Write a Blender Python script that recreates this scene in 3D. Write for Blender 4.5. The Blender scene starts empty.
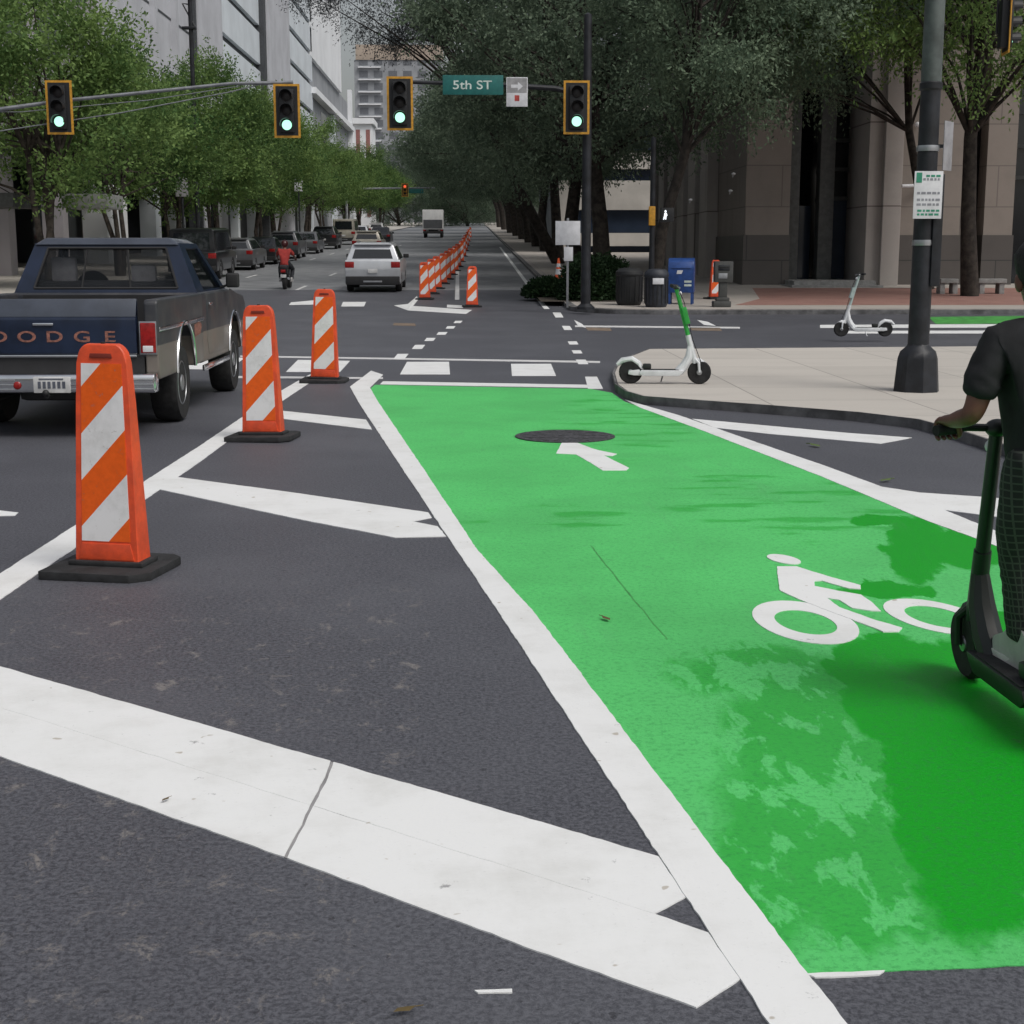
import bpy, bmesh, math, random
import numpy as np
from mathutils import Vector, Matrix, Euler, noise as mnoise
R = math.radians
PI = math.pi
scene = bpy.context.scene
COL = scene.collection

# ------------------------------------------------------------------ camera
CAM_H, F_PX, PITCH, YAW = 1.6, 1450.0, math.atan(259/1450.0), math.atan(37/1450.0)
cd = bpy.data.cameras.new('camera'); cam = bpy.data.objects.new('camera', cd); COL.objects.link(cam)
cam.location = (0, 0, CAM_H); cam.rotation_euler = (PI/2-PITCH, 0, -YAW)
cd.sensor_width = 36; cd.lens = 36*F_PX/1024; cd.clip_start = .1; cd.clip_end = 3000
scene.camera = cam
ROT = Euler((PI/2-PITCH, 0, -YAW)).to_matrix()

SL = .026
def zt(y):                                   # the street is level here and climbs gently beyond the junction
    if y < 34: return 0.0
    if y < 46: return SL*(y-34)**2/24
    if y < 430: return SL*(y-40)
    return SL*390
def ray(px, py): return ROT @ Vector(((px-512)/F_PX, -(py-512)/F_PX, -1))
def at(px, py, dz=0.0):                      # point of the ground seen at a pixel of the survey photo
    d = ray(px, py)
    def g(t): return CAM_H+d.z*t-zt(d.y*t)-dz
    a, b = .5, .5
    while g(b) > 0 and b < 700: a, b = b, b*1.06
    for _ in range(50):
        m = (a+b)/2
        if g(m) > 0: a = m
        else: b = m
    return Vector((d.x*a, d.y*a, zt(d.y*a)+dz))
def atY(px, py, Y):
    d = ray(px, py); t = Y/d.y
    return Vector((d.x*t, Y, CAM_H+d.z*t))

# ------------------------------------------------------------------ tagging
def tag(o, label=None, cat=None, group=None, kind=None):
    if label: o['label'] = label
    if cat: o['category'] = cat
    if group: o['group'] = group
    if kind: o['kind'] = kind
    return o
def empty(name, loc, label, cat, group=None, rz=0):
    o = bpy.data.objects.new(name, None); COL.objects.link(o)
    o.location = loc; o.rotation_euler = (0, 0, rz); o.empty_display_size = .2
    return tag(o, label, cat, group)
def copy_tree(o, parent=None):
    c = o.copy(); COL.objects.link(c); c.parent = parent
    for ch in list(o.children): copy_tree(ch, c)
    return c

# ------------------------------------------------------------------ mesh builder
class MB:
    def __init__(s): s.bm = bmesh.new()
    def _bev(s, faces, w, seg=2):
        if w > 0:
            ed = list({e for f in faces for e in f.edges})
            bmesh.ops.bevel(s.bm, geom=ed, offset=w, segments=seg, affect='EDGES', profile=.6, clamp_overlap=True)
    def hexa(s, p, bev=0, seg=2):             # 8 points: 4 of the bottom, 4 of the top
        v = [s.bm.verts.new(q) for q in p]
        fs = [s.bm.faces.new([v[i] for i in q]) for q in ((3,2,1,0),(4,5,6,7),(0,1,5,4),(1,2,6,5),(2,3,7,6),(3,0,4,7))]
        s._bev(fs, bev, seg); return s
    def box(s, x0, x1, y0, y1, z0, z1, bev=0, seg=2):
        return s.hexa([(x0,y0,z0),(x1,y0,z0),(x1,y1,z0),(x0,y1,z0),(x0,y0,z1),(x1,y0,z1),(x1,y1,z1),(x0,y1,z1)], bev, seg)
    def prism(s, pts, ax, a0, a1, bev=0, seg=2):
        def P(u, v, a): return {'x': (a,u,v), 'y': (u,a,v), 'z': (u,v,a)}[ax]
        A = [s.bm.verts.new(P(u, v, a0)) for u, v in pts]; B = [s.bm.verts.new(P(u, v, a1)) for u, v in pts]
        n = len(pts); fs = [s.bm.faces.new(A[::-1]), s.bm.faces.new(B)]
        for i in range(n): fs.append(s.bm.faces.new((A[i], A[(i+1)%n], B[(i+1)%n], B[i])))
        s._bev(fs, bev, seg); return s
    def face(s, pts):
        s.bm.faces.new([s.bm.verts.new(p) for p in pts]); return s
    def tube(s, pts, rad, n=10, closed=False):
        pts = [Vector(p) for p in pts]; N = len(pts)
        if not hasattr(rad, '__len__'): rad = [rad]*N
        rings = []; up = None
        for i, p in enumerate(pts):
            if closed: t = pts[(i+1)%N]-pts[i-1]
            else: t = pts[min(i+1, N-1)]-pts[max(i-1, 0)]
            t.normalize()
            if up is None:
                up = Vector((0,0,1)) if abs(t.z) < .9 else Vector((0,1,0))
            u = t.cross(up)
            if u.length < 1e-4: u = t.cross(Vector((1,0,0)))
            u.normalize(); w = u.cross(t).normalized(); up = w
            rings.append([s.bm.verts.new(p+rad[i]*(math.cos(2*PI*k/n)*u+math.sin(2*PI*k/n)*w)) for k in range(n)])
        for i in range(N if closed else N-1):
            a, b = rings[i], rings[(i+1)%N]
            for k in range(n): s.bm.faces.new((a[k], a[(k+1)%n], b[(k+1)%n], b[k]))
        if not closed:
            s.bm.faces.new(rings[0][::-1]); s.bm.faces.new(rings[-1])
        return s
    def lathe(s, prof, c=(0,0,0), ax='z', n=20):
        c = Vector(c); rings = []
        for r, h in prof:
            ring = []
            for k in range(n):
                a = 2*PI*k/n; u, v = max(r, 1e-4)*math.cos(a), max(r, 1e-4)*math.sin(a)
                ring.append(s.bm.verts.new(c+Vector({'z': (u,v,h), 'x': (h,u,v), 'y': (u,h,v)}[ax])))
            rings.append(ring)
        for a, b in zip(rings, rings[1:]):
            for k in range(n): s.bm.faces.new((a[k], a[(k+1)%n], b[(k+1)%n], b[k]))
        s.bm.faces.new(rings[0][::-1]); s.bm.faces.new(rings[-1])
        return s
    def ball(s, c, r, n=12, sc=(1,1,1)):
        m = Matrix.Translation(c) @ Matrix.Diagonal((*[r*q for q in sc], 1))
        bmesh.ops.create_uvsphere(s.bm, u_segments=n, v_segments=max(6, n*2//3), radius=1, matrix=m); return s
    def xf(s, m): s.bm.transform(m); return s
    def build(s, name, mat, parent=None, angle=35):
        bmesh.ops.recalc_face_normals(s.bm, faces=s.bm.faces)
        me = bpy.data.meshes.new(name); s.bm.to_mesh(me); s.bm.free()
        return link(name, me, mat, parent, angle)
def link(name, me, mat, parent=None, angle=35):
    me.materials.clear()
    if mat: me.materials.append(mat)
    if angle:
        me.polygons.foreach_set('use_smooth', [True]*len(me.polygons)); me.set_sharp_from_angle(angle=R(angle))
    o = bpy.data.objects.new(name, me); COL.objects.link(o); o.parent = parent
    return o
def text_obj(name, s, size, mat, parent, loc, rot=(PI/2,0,0), ext=.002, sx=1.0, bold=0.0):
    cu = bpy.data.curves.new(name, 'FONT'); cu.body = s; cu.size = size; cu.extrude = ext; cu.align_x = 'CENTER'; cu.align_y = 'CENTER'
    cu.offset = bold
    t = bpy.data.objects.new(name, cu); COL.objects.link(t)
    dg = bpy.context.evaluated_depsgraph_get(); dg.update()
    me = bpy.data.meshes.new_from_object(t.evaluated_get(dg)); bpy.data.objects.remove(t)
    o = link(name, me, mat, parent, 0); o.location = loc; o.rotation_euler = rot; o.scale = (sx, 1, 1)
    return o

# ------------------------------------------------------------------ materials
def nodes_of(name):
    m = bpy.data.materials.new(name); m.use_nodes = True
    nt = m.node_tree; b = nt.nodes['Principled BSDF']
    return m, nt, b
def N(nt, t, **kw):
    n = nt.nodes.new(t)
    for k, v in kw.items(): setattr(n, k, v)
    return n
def mth(nt, op, a, b=None, c=None, clamp=False):
    n = N(nt, 'ShaderNodeMath', operation=op); n.use_clamp = clamp
    for i, q in enumerate((a, b, c)):
        if q is None: continue
        if isinstance(q, (int, float)): n.inputs[i].default_value = q
        else: nt.links.new(q, n.inputs[i])
    return n.outputs[0]
def mixc(nt, f, a, b):
    n = N(nt, 'ShaderNodeMix', data_type='RGBA')
    for i, q in ((0, f), (6, a), (7, b)):
        if isinstance(q, (int, float)): n.inputs[i].default_value = q
        elif isinstance(q, tuple): n.inputs[i].default_value = (*q, 1) if len(q) == 3 else q
        else: nt.links.new(q, n.inputs[i])
    return n.outputs[2]
def ramp(nt, f, lo, hi):
    n = N(nt, 'ShaderNodeMapRange', interpolation_type='SMOOTHSTEP'); nt.links.new(f, n.inputs[0])
    n.inputs[1].default_value = lo; n.inputs[2].default_value = hi
    return n.outputs[0]
def noise(nt, vec, scale, detail=4, rough=.6, dist=0):
    n = N(nt, 'ShaderNodeTexNoise'); n.inputs['Scale'].default_value = scale; n.inputs['Detail'].default_value = detail
    n.inputs['Roughness'].default_value = rough; n.inputs['Distortion'].default_value = dist
    if vec is not None: nt.links.new(vec, n.inputs['Vector'])
    return n.outputs['Fac']
def coord(nt, sc=(1,1,1)):
    t = N(nt, 'ShaderNodeTexCoord').outputs['Object']
    if sc == (1,1,1): return t
    m = N(nt, 'ShaderNodeMapping'); m.inputs['Scale'].default_value = sc; nt.links.new(t, m.inputs[0]); return m.outputs[0]
def bump(nt, b, h, strength=.3, dist=.01):
    n = N(nt, 'ShaderNodeBump'); n.inputs['Strength'].default_value = strength; n.inputs['Distance'].default_value = dist
    nt.links.new(h, n.inputs['Height']); nt.links.new(n.outputs[0], b.inputs['Normal'])
def mat(name, c, rough=.6, metal=0, var=.15, scale=6, bmp=0, bscale=60, c2=None, spec=.5, coat=0):
    m, nt, b = nodes_of(name); v = coord(nt)
    c2 = c2 or tuple(q*(1-var*2) for q in c)
    f = noise(nt, v, scale, 5)
    nt.links.new(mixc(nt, ramp(nt, f, .3, .7), c2, tuple(min(1, q*(1+var*.4)) for q in c)), b.inputs['Base Color'])
    b.inputs['Roughness'].default_value = rough; b.inputs['Metallic'].default_value = metal
    b.inputs['Specular IOR Level'].default_value = spec
    if coat: b.inputs['Coat Weight'].default_value = coat; b.inputs['Coat Roughness'].default_value = .08
    if bmp: bump(nt, b, noise(nt, v, bscale, 4), bmp)
    return m
def glow(name, c, e):
    m, nt, b = nodes_of(name); b.inputs['Base Color'].default_value = (*c, 1); b.inputs['Emission Color'].default_value = (*c, 1)
    b.inputs['Emission Strength'].default_value = e; return m
def glassy(name, c=(.02,.025,.03), rough=.06, alpha=None):
    m, nt, b = nodes_of(name); v = coord(nt)
    nt.links.new(mixc(nt, noise(nt, v, 1.5, 2), tuple(q*.6 for q in c), c), b.inputs['Base Color'])
    b.inputs['Roughness'].default_value = rough; b.inputs['Specular IOR Level'].default_value = .35 if alpha else .7
    if alpha is not None: b.inputs['Alpha'].default_value = alpha
    return m

def asphalt_mat():
    m, nt, b = nodes_of('asphalt'); v = coord(nt)
    fine = noise(nt, v, 62, 4, .8); mid = noise(nt, v, 22, 5, .7); big = noise(nt, v, .55, 5, .6)
    streak = noise(nt, coord(nt, (1.3, .22, 1)), .9, 4, .6)
    c = mixc(nt, ramp(nt, fine, .38, .62), (.032,.033,.042), (.103,.106,.124))
    c = mixc(nt, mth(nt, 'MULTIPLY', ramp(nt, mid, .5, .75), .35), c, (.120,.123,.140))
    c = mixc(nt, mth(nt, 'MULTIPLY', ramp(nt, big, .40, .72), .5), c, (.115,.119,.136))
    c = mixc(nt, mth(nt, 'MULTIPLY', ramp(nt, streak, .52, .74), .4), c, (.055,.056,.066))
    # rubbed tan scuffs in the old surface on the near left
    sx = N(nt, 'ShaderNodeSeparateXYZ'); nt.links.new(v, sx.inputs[0])
    near = mth(nt, 'MULTIPLY', mth(nt, 'SUBTRACT', 7.2, sx.outputs[1], clamp=True), mth(nt, 'LESS_THAN', sx.outputs[0], -.2))
    sc = mth(nt, 'MULTIPLY', ramp(nt, noise(nt, coord(nt, (1.6, 1, 1)), 5.5, 12, .80, .5), .545, .66), mth(nt, 'MULTIPLY', near, .9))
    c = mixc(nt, sc, c, (.21,.195,.185))
    # tar pores
    c = mixc(nt, mth(nt, 'MULTIPLY', ramp(nt, noise(nt, v, 30, 3, .6), .62, .70), .75), c, (.022,.022,.027))
    nt.links.new(c, b.inputs['Base Color']); b.inputs['Roughness'].default_value = .55
    b.inputs['Specular IOR Level'].default_value = .6
    bump(nt, b, fine, .5, .008)
    return m
def paint_mat(name, c, wear=.56, dirt=.25):
    m, nt, b = nodes_of(name); v = coord(nt)
    d = noise(nt, v, 2.2, 7, .7); f = noise(nt, v, 70, 3, .7)
    col = mixc(nt, mth(nt, 'MULTIPLY', ramp(nt, d, .42, .75), dirt), c, tuple(q*.72 for q in (c[0]*1.0, c[1]*.99, c[2]*.95)))
    col = mixc(nt, mth(nt, 'MULTIPLY', ramp(nt, f, .6, .75), .25), col, tuple(q*.6 for q in c))
    w = mth(nt, 'MULTIPLY', ramp(nt, noise(nt, v, 9, 8, .75), wear+.10, wear+.16), .7)
    col = mixc(nt, w, col, (.16,.16,.165))
    st = mth(nt, 'MULTIPLY', ramp(nt, noise(nt, v, 14, 2, .5), .72, .76), .6)
    col = mixc(nt, st, col, (.30,.24,.16))
    nt.links.new(col, b.inputs['Base Color']); b.inputs['Roughness'].default_value = .6
    bump(nt, b, f, .25, .004); return m

def green_mat():
    m, nt, b = nodes_of('green_lane_paint'); v = coord(nt)
    # irregular edge of the deeper green areas
    nv = N(nt, 'ShaderNodeTexNoise'); nv.inputs['Scale'].default_value = 3.6; nv.inputs['Detail'].default_value = 7; nv.inputs['Roughness'].default_value = .62
    nt.links.new(coord(nt, (1,.36,1)), nv.inputs['Vector'])
    vm = N(nt, 'ShaderNodeVectorMath', operation='MULTIPLY_ADD')
    sub = N(nt, 'ShaderNodeVectorMath', operation='SUBTRACT'); nt.links.new(nv.outputs['Color'], sub.inputs[0]); sub.inputs[1].default_value = (.5,.5,.5)
    nt.links.new(sub.outputs[0], vm.inputs[0]); vm.inputs[1].default_value = (.34,.95,0); nt.links.new(v, vm.inputs[2])
    sx = N(nt, 'ShaderNodeSeparateXYZ'); nt.links.new(vm.outputs[0], sx.inputs[0]); X, Y = sx.outputs[0], sx.outputs[1]
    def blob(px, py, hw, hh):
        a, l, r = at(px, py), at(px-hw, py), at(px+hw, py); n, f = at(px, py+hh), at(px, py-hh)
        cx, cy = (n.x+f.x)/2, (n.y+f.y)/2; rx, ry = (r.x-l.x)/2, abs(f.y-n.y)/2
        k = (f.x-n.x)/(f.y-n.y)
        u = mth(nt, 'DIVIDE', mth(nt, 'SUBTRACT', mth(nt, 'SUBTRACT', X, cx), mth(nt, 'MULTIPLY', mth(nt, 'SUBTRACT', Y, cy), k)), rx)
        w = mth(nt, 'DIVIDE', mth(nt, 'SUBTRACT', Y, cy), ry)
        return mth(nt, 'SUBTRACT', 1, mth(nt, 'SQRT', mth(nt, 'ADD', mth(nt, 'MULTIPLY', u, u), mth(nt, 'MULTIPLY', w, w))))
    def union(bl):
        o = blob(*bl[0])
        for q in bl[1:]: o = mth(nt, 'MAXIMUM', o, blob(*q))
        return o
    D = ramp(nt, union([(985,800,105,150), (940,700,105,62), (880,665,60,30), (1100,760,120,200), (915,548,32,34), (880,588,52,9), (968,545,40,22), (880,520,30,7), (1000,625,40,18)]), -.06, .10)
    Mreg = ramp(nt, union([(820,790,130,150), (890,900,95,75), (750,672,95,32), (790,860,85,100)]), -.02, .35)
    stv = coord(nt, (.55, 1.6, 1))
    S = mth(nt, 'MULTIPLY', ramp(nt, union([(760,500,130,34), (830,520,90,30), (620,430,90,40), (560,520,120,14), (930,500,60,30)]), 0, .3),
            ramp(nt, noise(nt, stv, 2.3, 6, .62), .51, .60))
    leaf = ramp(nt, noise(nt, coord(nt, (1,.36,1)), 6.5, 6, .60, .3), .515, .555)      # paler patches inside the mid green areas
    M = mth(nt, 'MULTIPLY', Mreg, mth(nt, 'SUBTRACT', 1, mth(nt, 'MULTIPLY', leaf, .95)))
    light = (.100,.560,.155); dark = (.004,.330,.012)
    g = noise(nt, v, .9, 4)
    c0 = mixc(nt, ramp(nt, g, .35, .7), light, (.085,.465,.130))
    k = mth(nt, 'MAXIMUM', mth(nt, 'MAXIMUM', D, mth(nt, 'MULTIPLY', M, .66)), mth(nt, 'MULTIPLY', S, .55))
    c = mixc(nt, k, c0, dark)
    f = noise(nt, v, 80, 3, .7)
    c = mixc(nt, mth(nt, 'MULTIPLY', ramp(nt, noise(nt, v, 42, 4, .8), .48, .64), .42), c, (.02,.22,.05))
    c = mixc(nt, mth(nt, 'MULTIPLY', ramp(nt, noise(nt, coord(nt, (2.2,.4,1)), 1.3, 7, .7), .55, .72), .22), c, (.10,.30,.13))
    # asphalt showing through where the roller skipped, and a seam
    skip = mth(nt, 'MULTIPLY', ramp(nt, noise(nt, v, 11, 7, .78), .61, .68), mth(nt, 'MULTIPLY', ramp(nt, noise(nt, v, .8, 2), .45, .6), .6))
    c = mixc(nt, skip, c, (.06,.16,.08))
    nt.links.new(c, b.inputs['Base Color'])
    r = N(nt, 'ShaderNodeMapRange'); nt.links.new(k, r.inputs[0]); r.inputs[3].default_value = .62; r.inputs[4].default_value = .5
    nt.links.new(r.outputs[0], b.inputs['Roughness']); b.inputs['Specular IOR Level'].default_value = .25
    bump(nt, b, noise(nt, v, 62, 4, .8), .5, .007)
    return m
def slab_mat(name, c, size=1.5, joint=.012, tint=None):
    m, nt, b = nodes_of(name); v = coord(nt)
    br = N(nt, 'ShaderNodeTexBrick'); br.offset = 0; nt.links.new(v, br.inputs['Vector'])
    br.inputs['Scale'].default_value = 1; br.inputs['Brick Width'].default_value = size; br.inputs['Row Height'].default_value = size
    br.inputs['Mortar Size'].default_value = joint; br.inputs['Mortar Smooth'].default_value = .3
    br.inputs['Color1'].default_value = (*c, 1); br.inputs['Color2'].default_value = (*[q*.9 for q in c], 1); br.inputs['Mortar'].default_value = (*[q*.55 for q in c], 1)
    n1 = noise(nt, coord(nt, (.5, 1.2, 1)), .9, 6, .65)
    col = mixc(nt, mth(nt, 'MULTIPLY', ramp(nt, n1, .45, .75), .4), br.outputs[0], tuple(q*.66 for q in (tint or c)))
    sp = noise(nt, v, 60, 3, .7)
    col = mixc(nt, mth(nt, 'MULTIPLY', ramp(nt, sp, .55, .75), .25), col, tuple(q*.6 for q in c))
    nt.links.new(col, b.inputs['Base Color']); b.inputs['Roughness'].default_value = .85
    bump(nt, b, sp, .15, .004); return m
def brick_mat(name, c1, c2, mo, bw, rh, ms=.01, swz=None, rough=.85):
    m, nt, b = nodes_of(name); v = coord(nt)
    if swz:
        s = N(nt, 'ShaderNodeSeparateXYZ'); nt.links.new(v, s.inputs[0]); cb = N(nt, 'ShaderNodeCombineXYZ')
        for i, q in enumerate(swz):
            if q == 's': nt.links.new(mth(nt, 'ADD', s.outputs[0], s.outputs[1]), cb.inputs[i])
            else: nt.links.new(s.outputs['xyz'.index(q)], cb.inputs[i])
        vv = cb.outputs[0]
    else: vv = v
    br = N(nt, 'ShaderNodeTexBrick'); nt.links.new(vv, br.inputs['Vector']); br.inputs['Scale'].default_value = 1
    br.inputs['Brick Width'].default_value = bw; br.inputs['Row Height'].default_value = rh; br.inputs['Mortar Size'].default_value = ms
    br.inputs['Color1'].default_value = (*c1, 1); br.inputs['Color2'].default_value = (*c2, 1); br.inputs['Mortar'].default_value = (*mo, 1)
    n1 = noise(nt, v, .8, 6, .65); n2 = noise(nt, v, 25, 3)
    col = mixc(nt, mth(nt, 'MULTIPLY', ramp(nt, n1, .4, .75), .35), br.outputs[0], tuple(q*.6 for q in c1))
    col = mixc(nt, mth(nt, 'MULTIPLY', ramp(nt, n2, .5, .8), .2), col, tuple(q*.7 for q in c2))
    nt.links.new(col, b.inputs['Base Color']); b.inputs['Roughness'].default_value = rough
    return m
def leaf_mat(name, c, c2, rough=.55):
    m, nt, b = nodes_of(name)
    v = coord(nt); f = noise(nt, v, .75, 3); g = noise(nt, v, 6, 2)
    geo = N(nt, 'ShaderNodeNewGeometry').outputs['Random Per Island']
    oi = N(nt, 'ShaderNodeObjectInfo').outputs['Random']
    k = mth(nt, 'ADD', mth(nt, 'ADD', mth(nt, 'MULTIPLY', ramp(nt, f, .35, .65), .5), mth(nt, 'MULTIPLY', geo, .4)), mth(nt, 'MULTIPLY', mth(nt, 'SUBTRACT', oi, .5), .25), clamp=True)
    nt.links.new(mixc(nt, k, c, c2), b.inputs['Base Color'])
    b.inputs['Roughness'].default_value = rough; b.inputs['Specular IOR Level'].default_value = .12
    b.inputs['Transmission Weight'].default_value = 0
    # thin leaves let some daylight through
    tr = N(nt, 'ShaderNodeBsdfTranslucent'); nt.links.new(mixc(nt, k, tuple(q*1.1 for q in c), tuple(q*1.2 for q in c2)), tr.inputs[0])
    ms = N(nt, 'ShaderNodeMixShader'); ms.inputs[0].default_value = .33
    nt.links.new(b.outputs[0], ms.inputs[1]); nt.links.new(tr.outputs[0], ms.inputs[2])
    nt.links.new(ms.outputs[0], nt.nodes['Material Output'].inputs[0])
    return m
def stripe_mat():
    m, nt, b = nodes_of('reflective_stripes'); v = coord(nt)
    s = N(nt, 'ShaderNodeSeparateXYZ'); nt.links.new(v, s.inputs[0])
    d = mth(nt, 'FRACT', mth(nt, 'DIVIDE', mth(nt, 'ADD', mth(nt, 'SUBTRACT', s.outputs[2], mth(nt, 'MULTIPLY', s.outputs[0], 1.08)), -.154), .455))
    w = mth(nt, 'LESS_THAN', d, .5)
    g = noise(nt, v, 30, 4, .7); big = noise(nt, v, 5, 5, .7)
    wh = mixc(nt, ramp(nt, big, .4, .7), (.74,.74,.75), (.60,.60,.60)); og = mixc(nt, ramp(nt, g, .3, .7), (.80,.115,.006), (.70,.095,.004))
    col = mixc(nt, w, og, wh)
    col = mixc(nt, mth(nt, 'MULTIPLY', ramp(nt, g, .62, .7), .4), col, (.25,.2,.17))
    nt.links.new(col, b.inputs['Base Color']); b.inputs['Roughness'].default_value = .35
    return m
def two_tone(name, top, low, zb):
    m, nt, b = nodes_of(name); v = coord(nt); s = N(nt, 'ShaderNodeSeparateXYZ'); nt.links.new(v, s.inputs[0])
    g = noise(nt, v, 5, 5); k = mth(nt, 'LESS_THAN', s.outputs[2], zb)
    c = mixc(nt, k, mixc(nt, g, top, tuple(q*.7 for q in top)), mixc(nt, g, low, tuple(q*.75 for q in low)))
    dust = mth(nt, 'MULTIPLY', ramp(nt, noise(nt, v, 3, 6, .7), .4, .8), .35)
    c = mixc(nt, dust, c, (.16,.14,.12))
    nt.links.new(c, b.inputs['Base Color']); b.inputs['Roughness'].default_value = .5; b.inputs['Coat Weight'].default_value = .15; b.inputs['Coat Roughness'].default_value = .15
    return m
def plaid_mat():
    m, nt, b = nodes_of('dark_plaid_cloth'); v = coord(nt)
    s = N(nt, 'ShaderNodeSeparateXYZ'); nt.links.new(v, s.inputs[0])
    def ln(q, p, w): return mth(nt, 'LESS_THAN', mth(nt, 'FRACT', mth(nt, 'MULTIPLY', q, p)), w)
    right = mth(nt, 'GREATER_THAN', s.outputs[0], .095)
    q = mth(nt, 'ARCTAN2', mth(nt, 'ADD', mth(nt, 'SUBTRACT', s.outputs[1], -.46), mth(nt, 'MULTIPLY', right, .09)), mth(nt, 'SUBTRACT', mth(nt, 'SUBTRACT', s.outputs[0], .03), mth(nt, 'MULTIPLY', right, .13)))
    q = mth(nt, 'MULTIPLY', q, .078)
    k = mth(nt, 'MAXIMUM', ln(q, 38, .22), ln(s.outputs[2], 38, .22))
    c = mixc(nt, k, (.012,.014,.014), (.048,.058,.048))
    nt.links.new(c, b.inputs['Base Color']); b.inputs['Roughness'].default_value = .9
    return m

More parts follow.
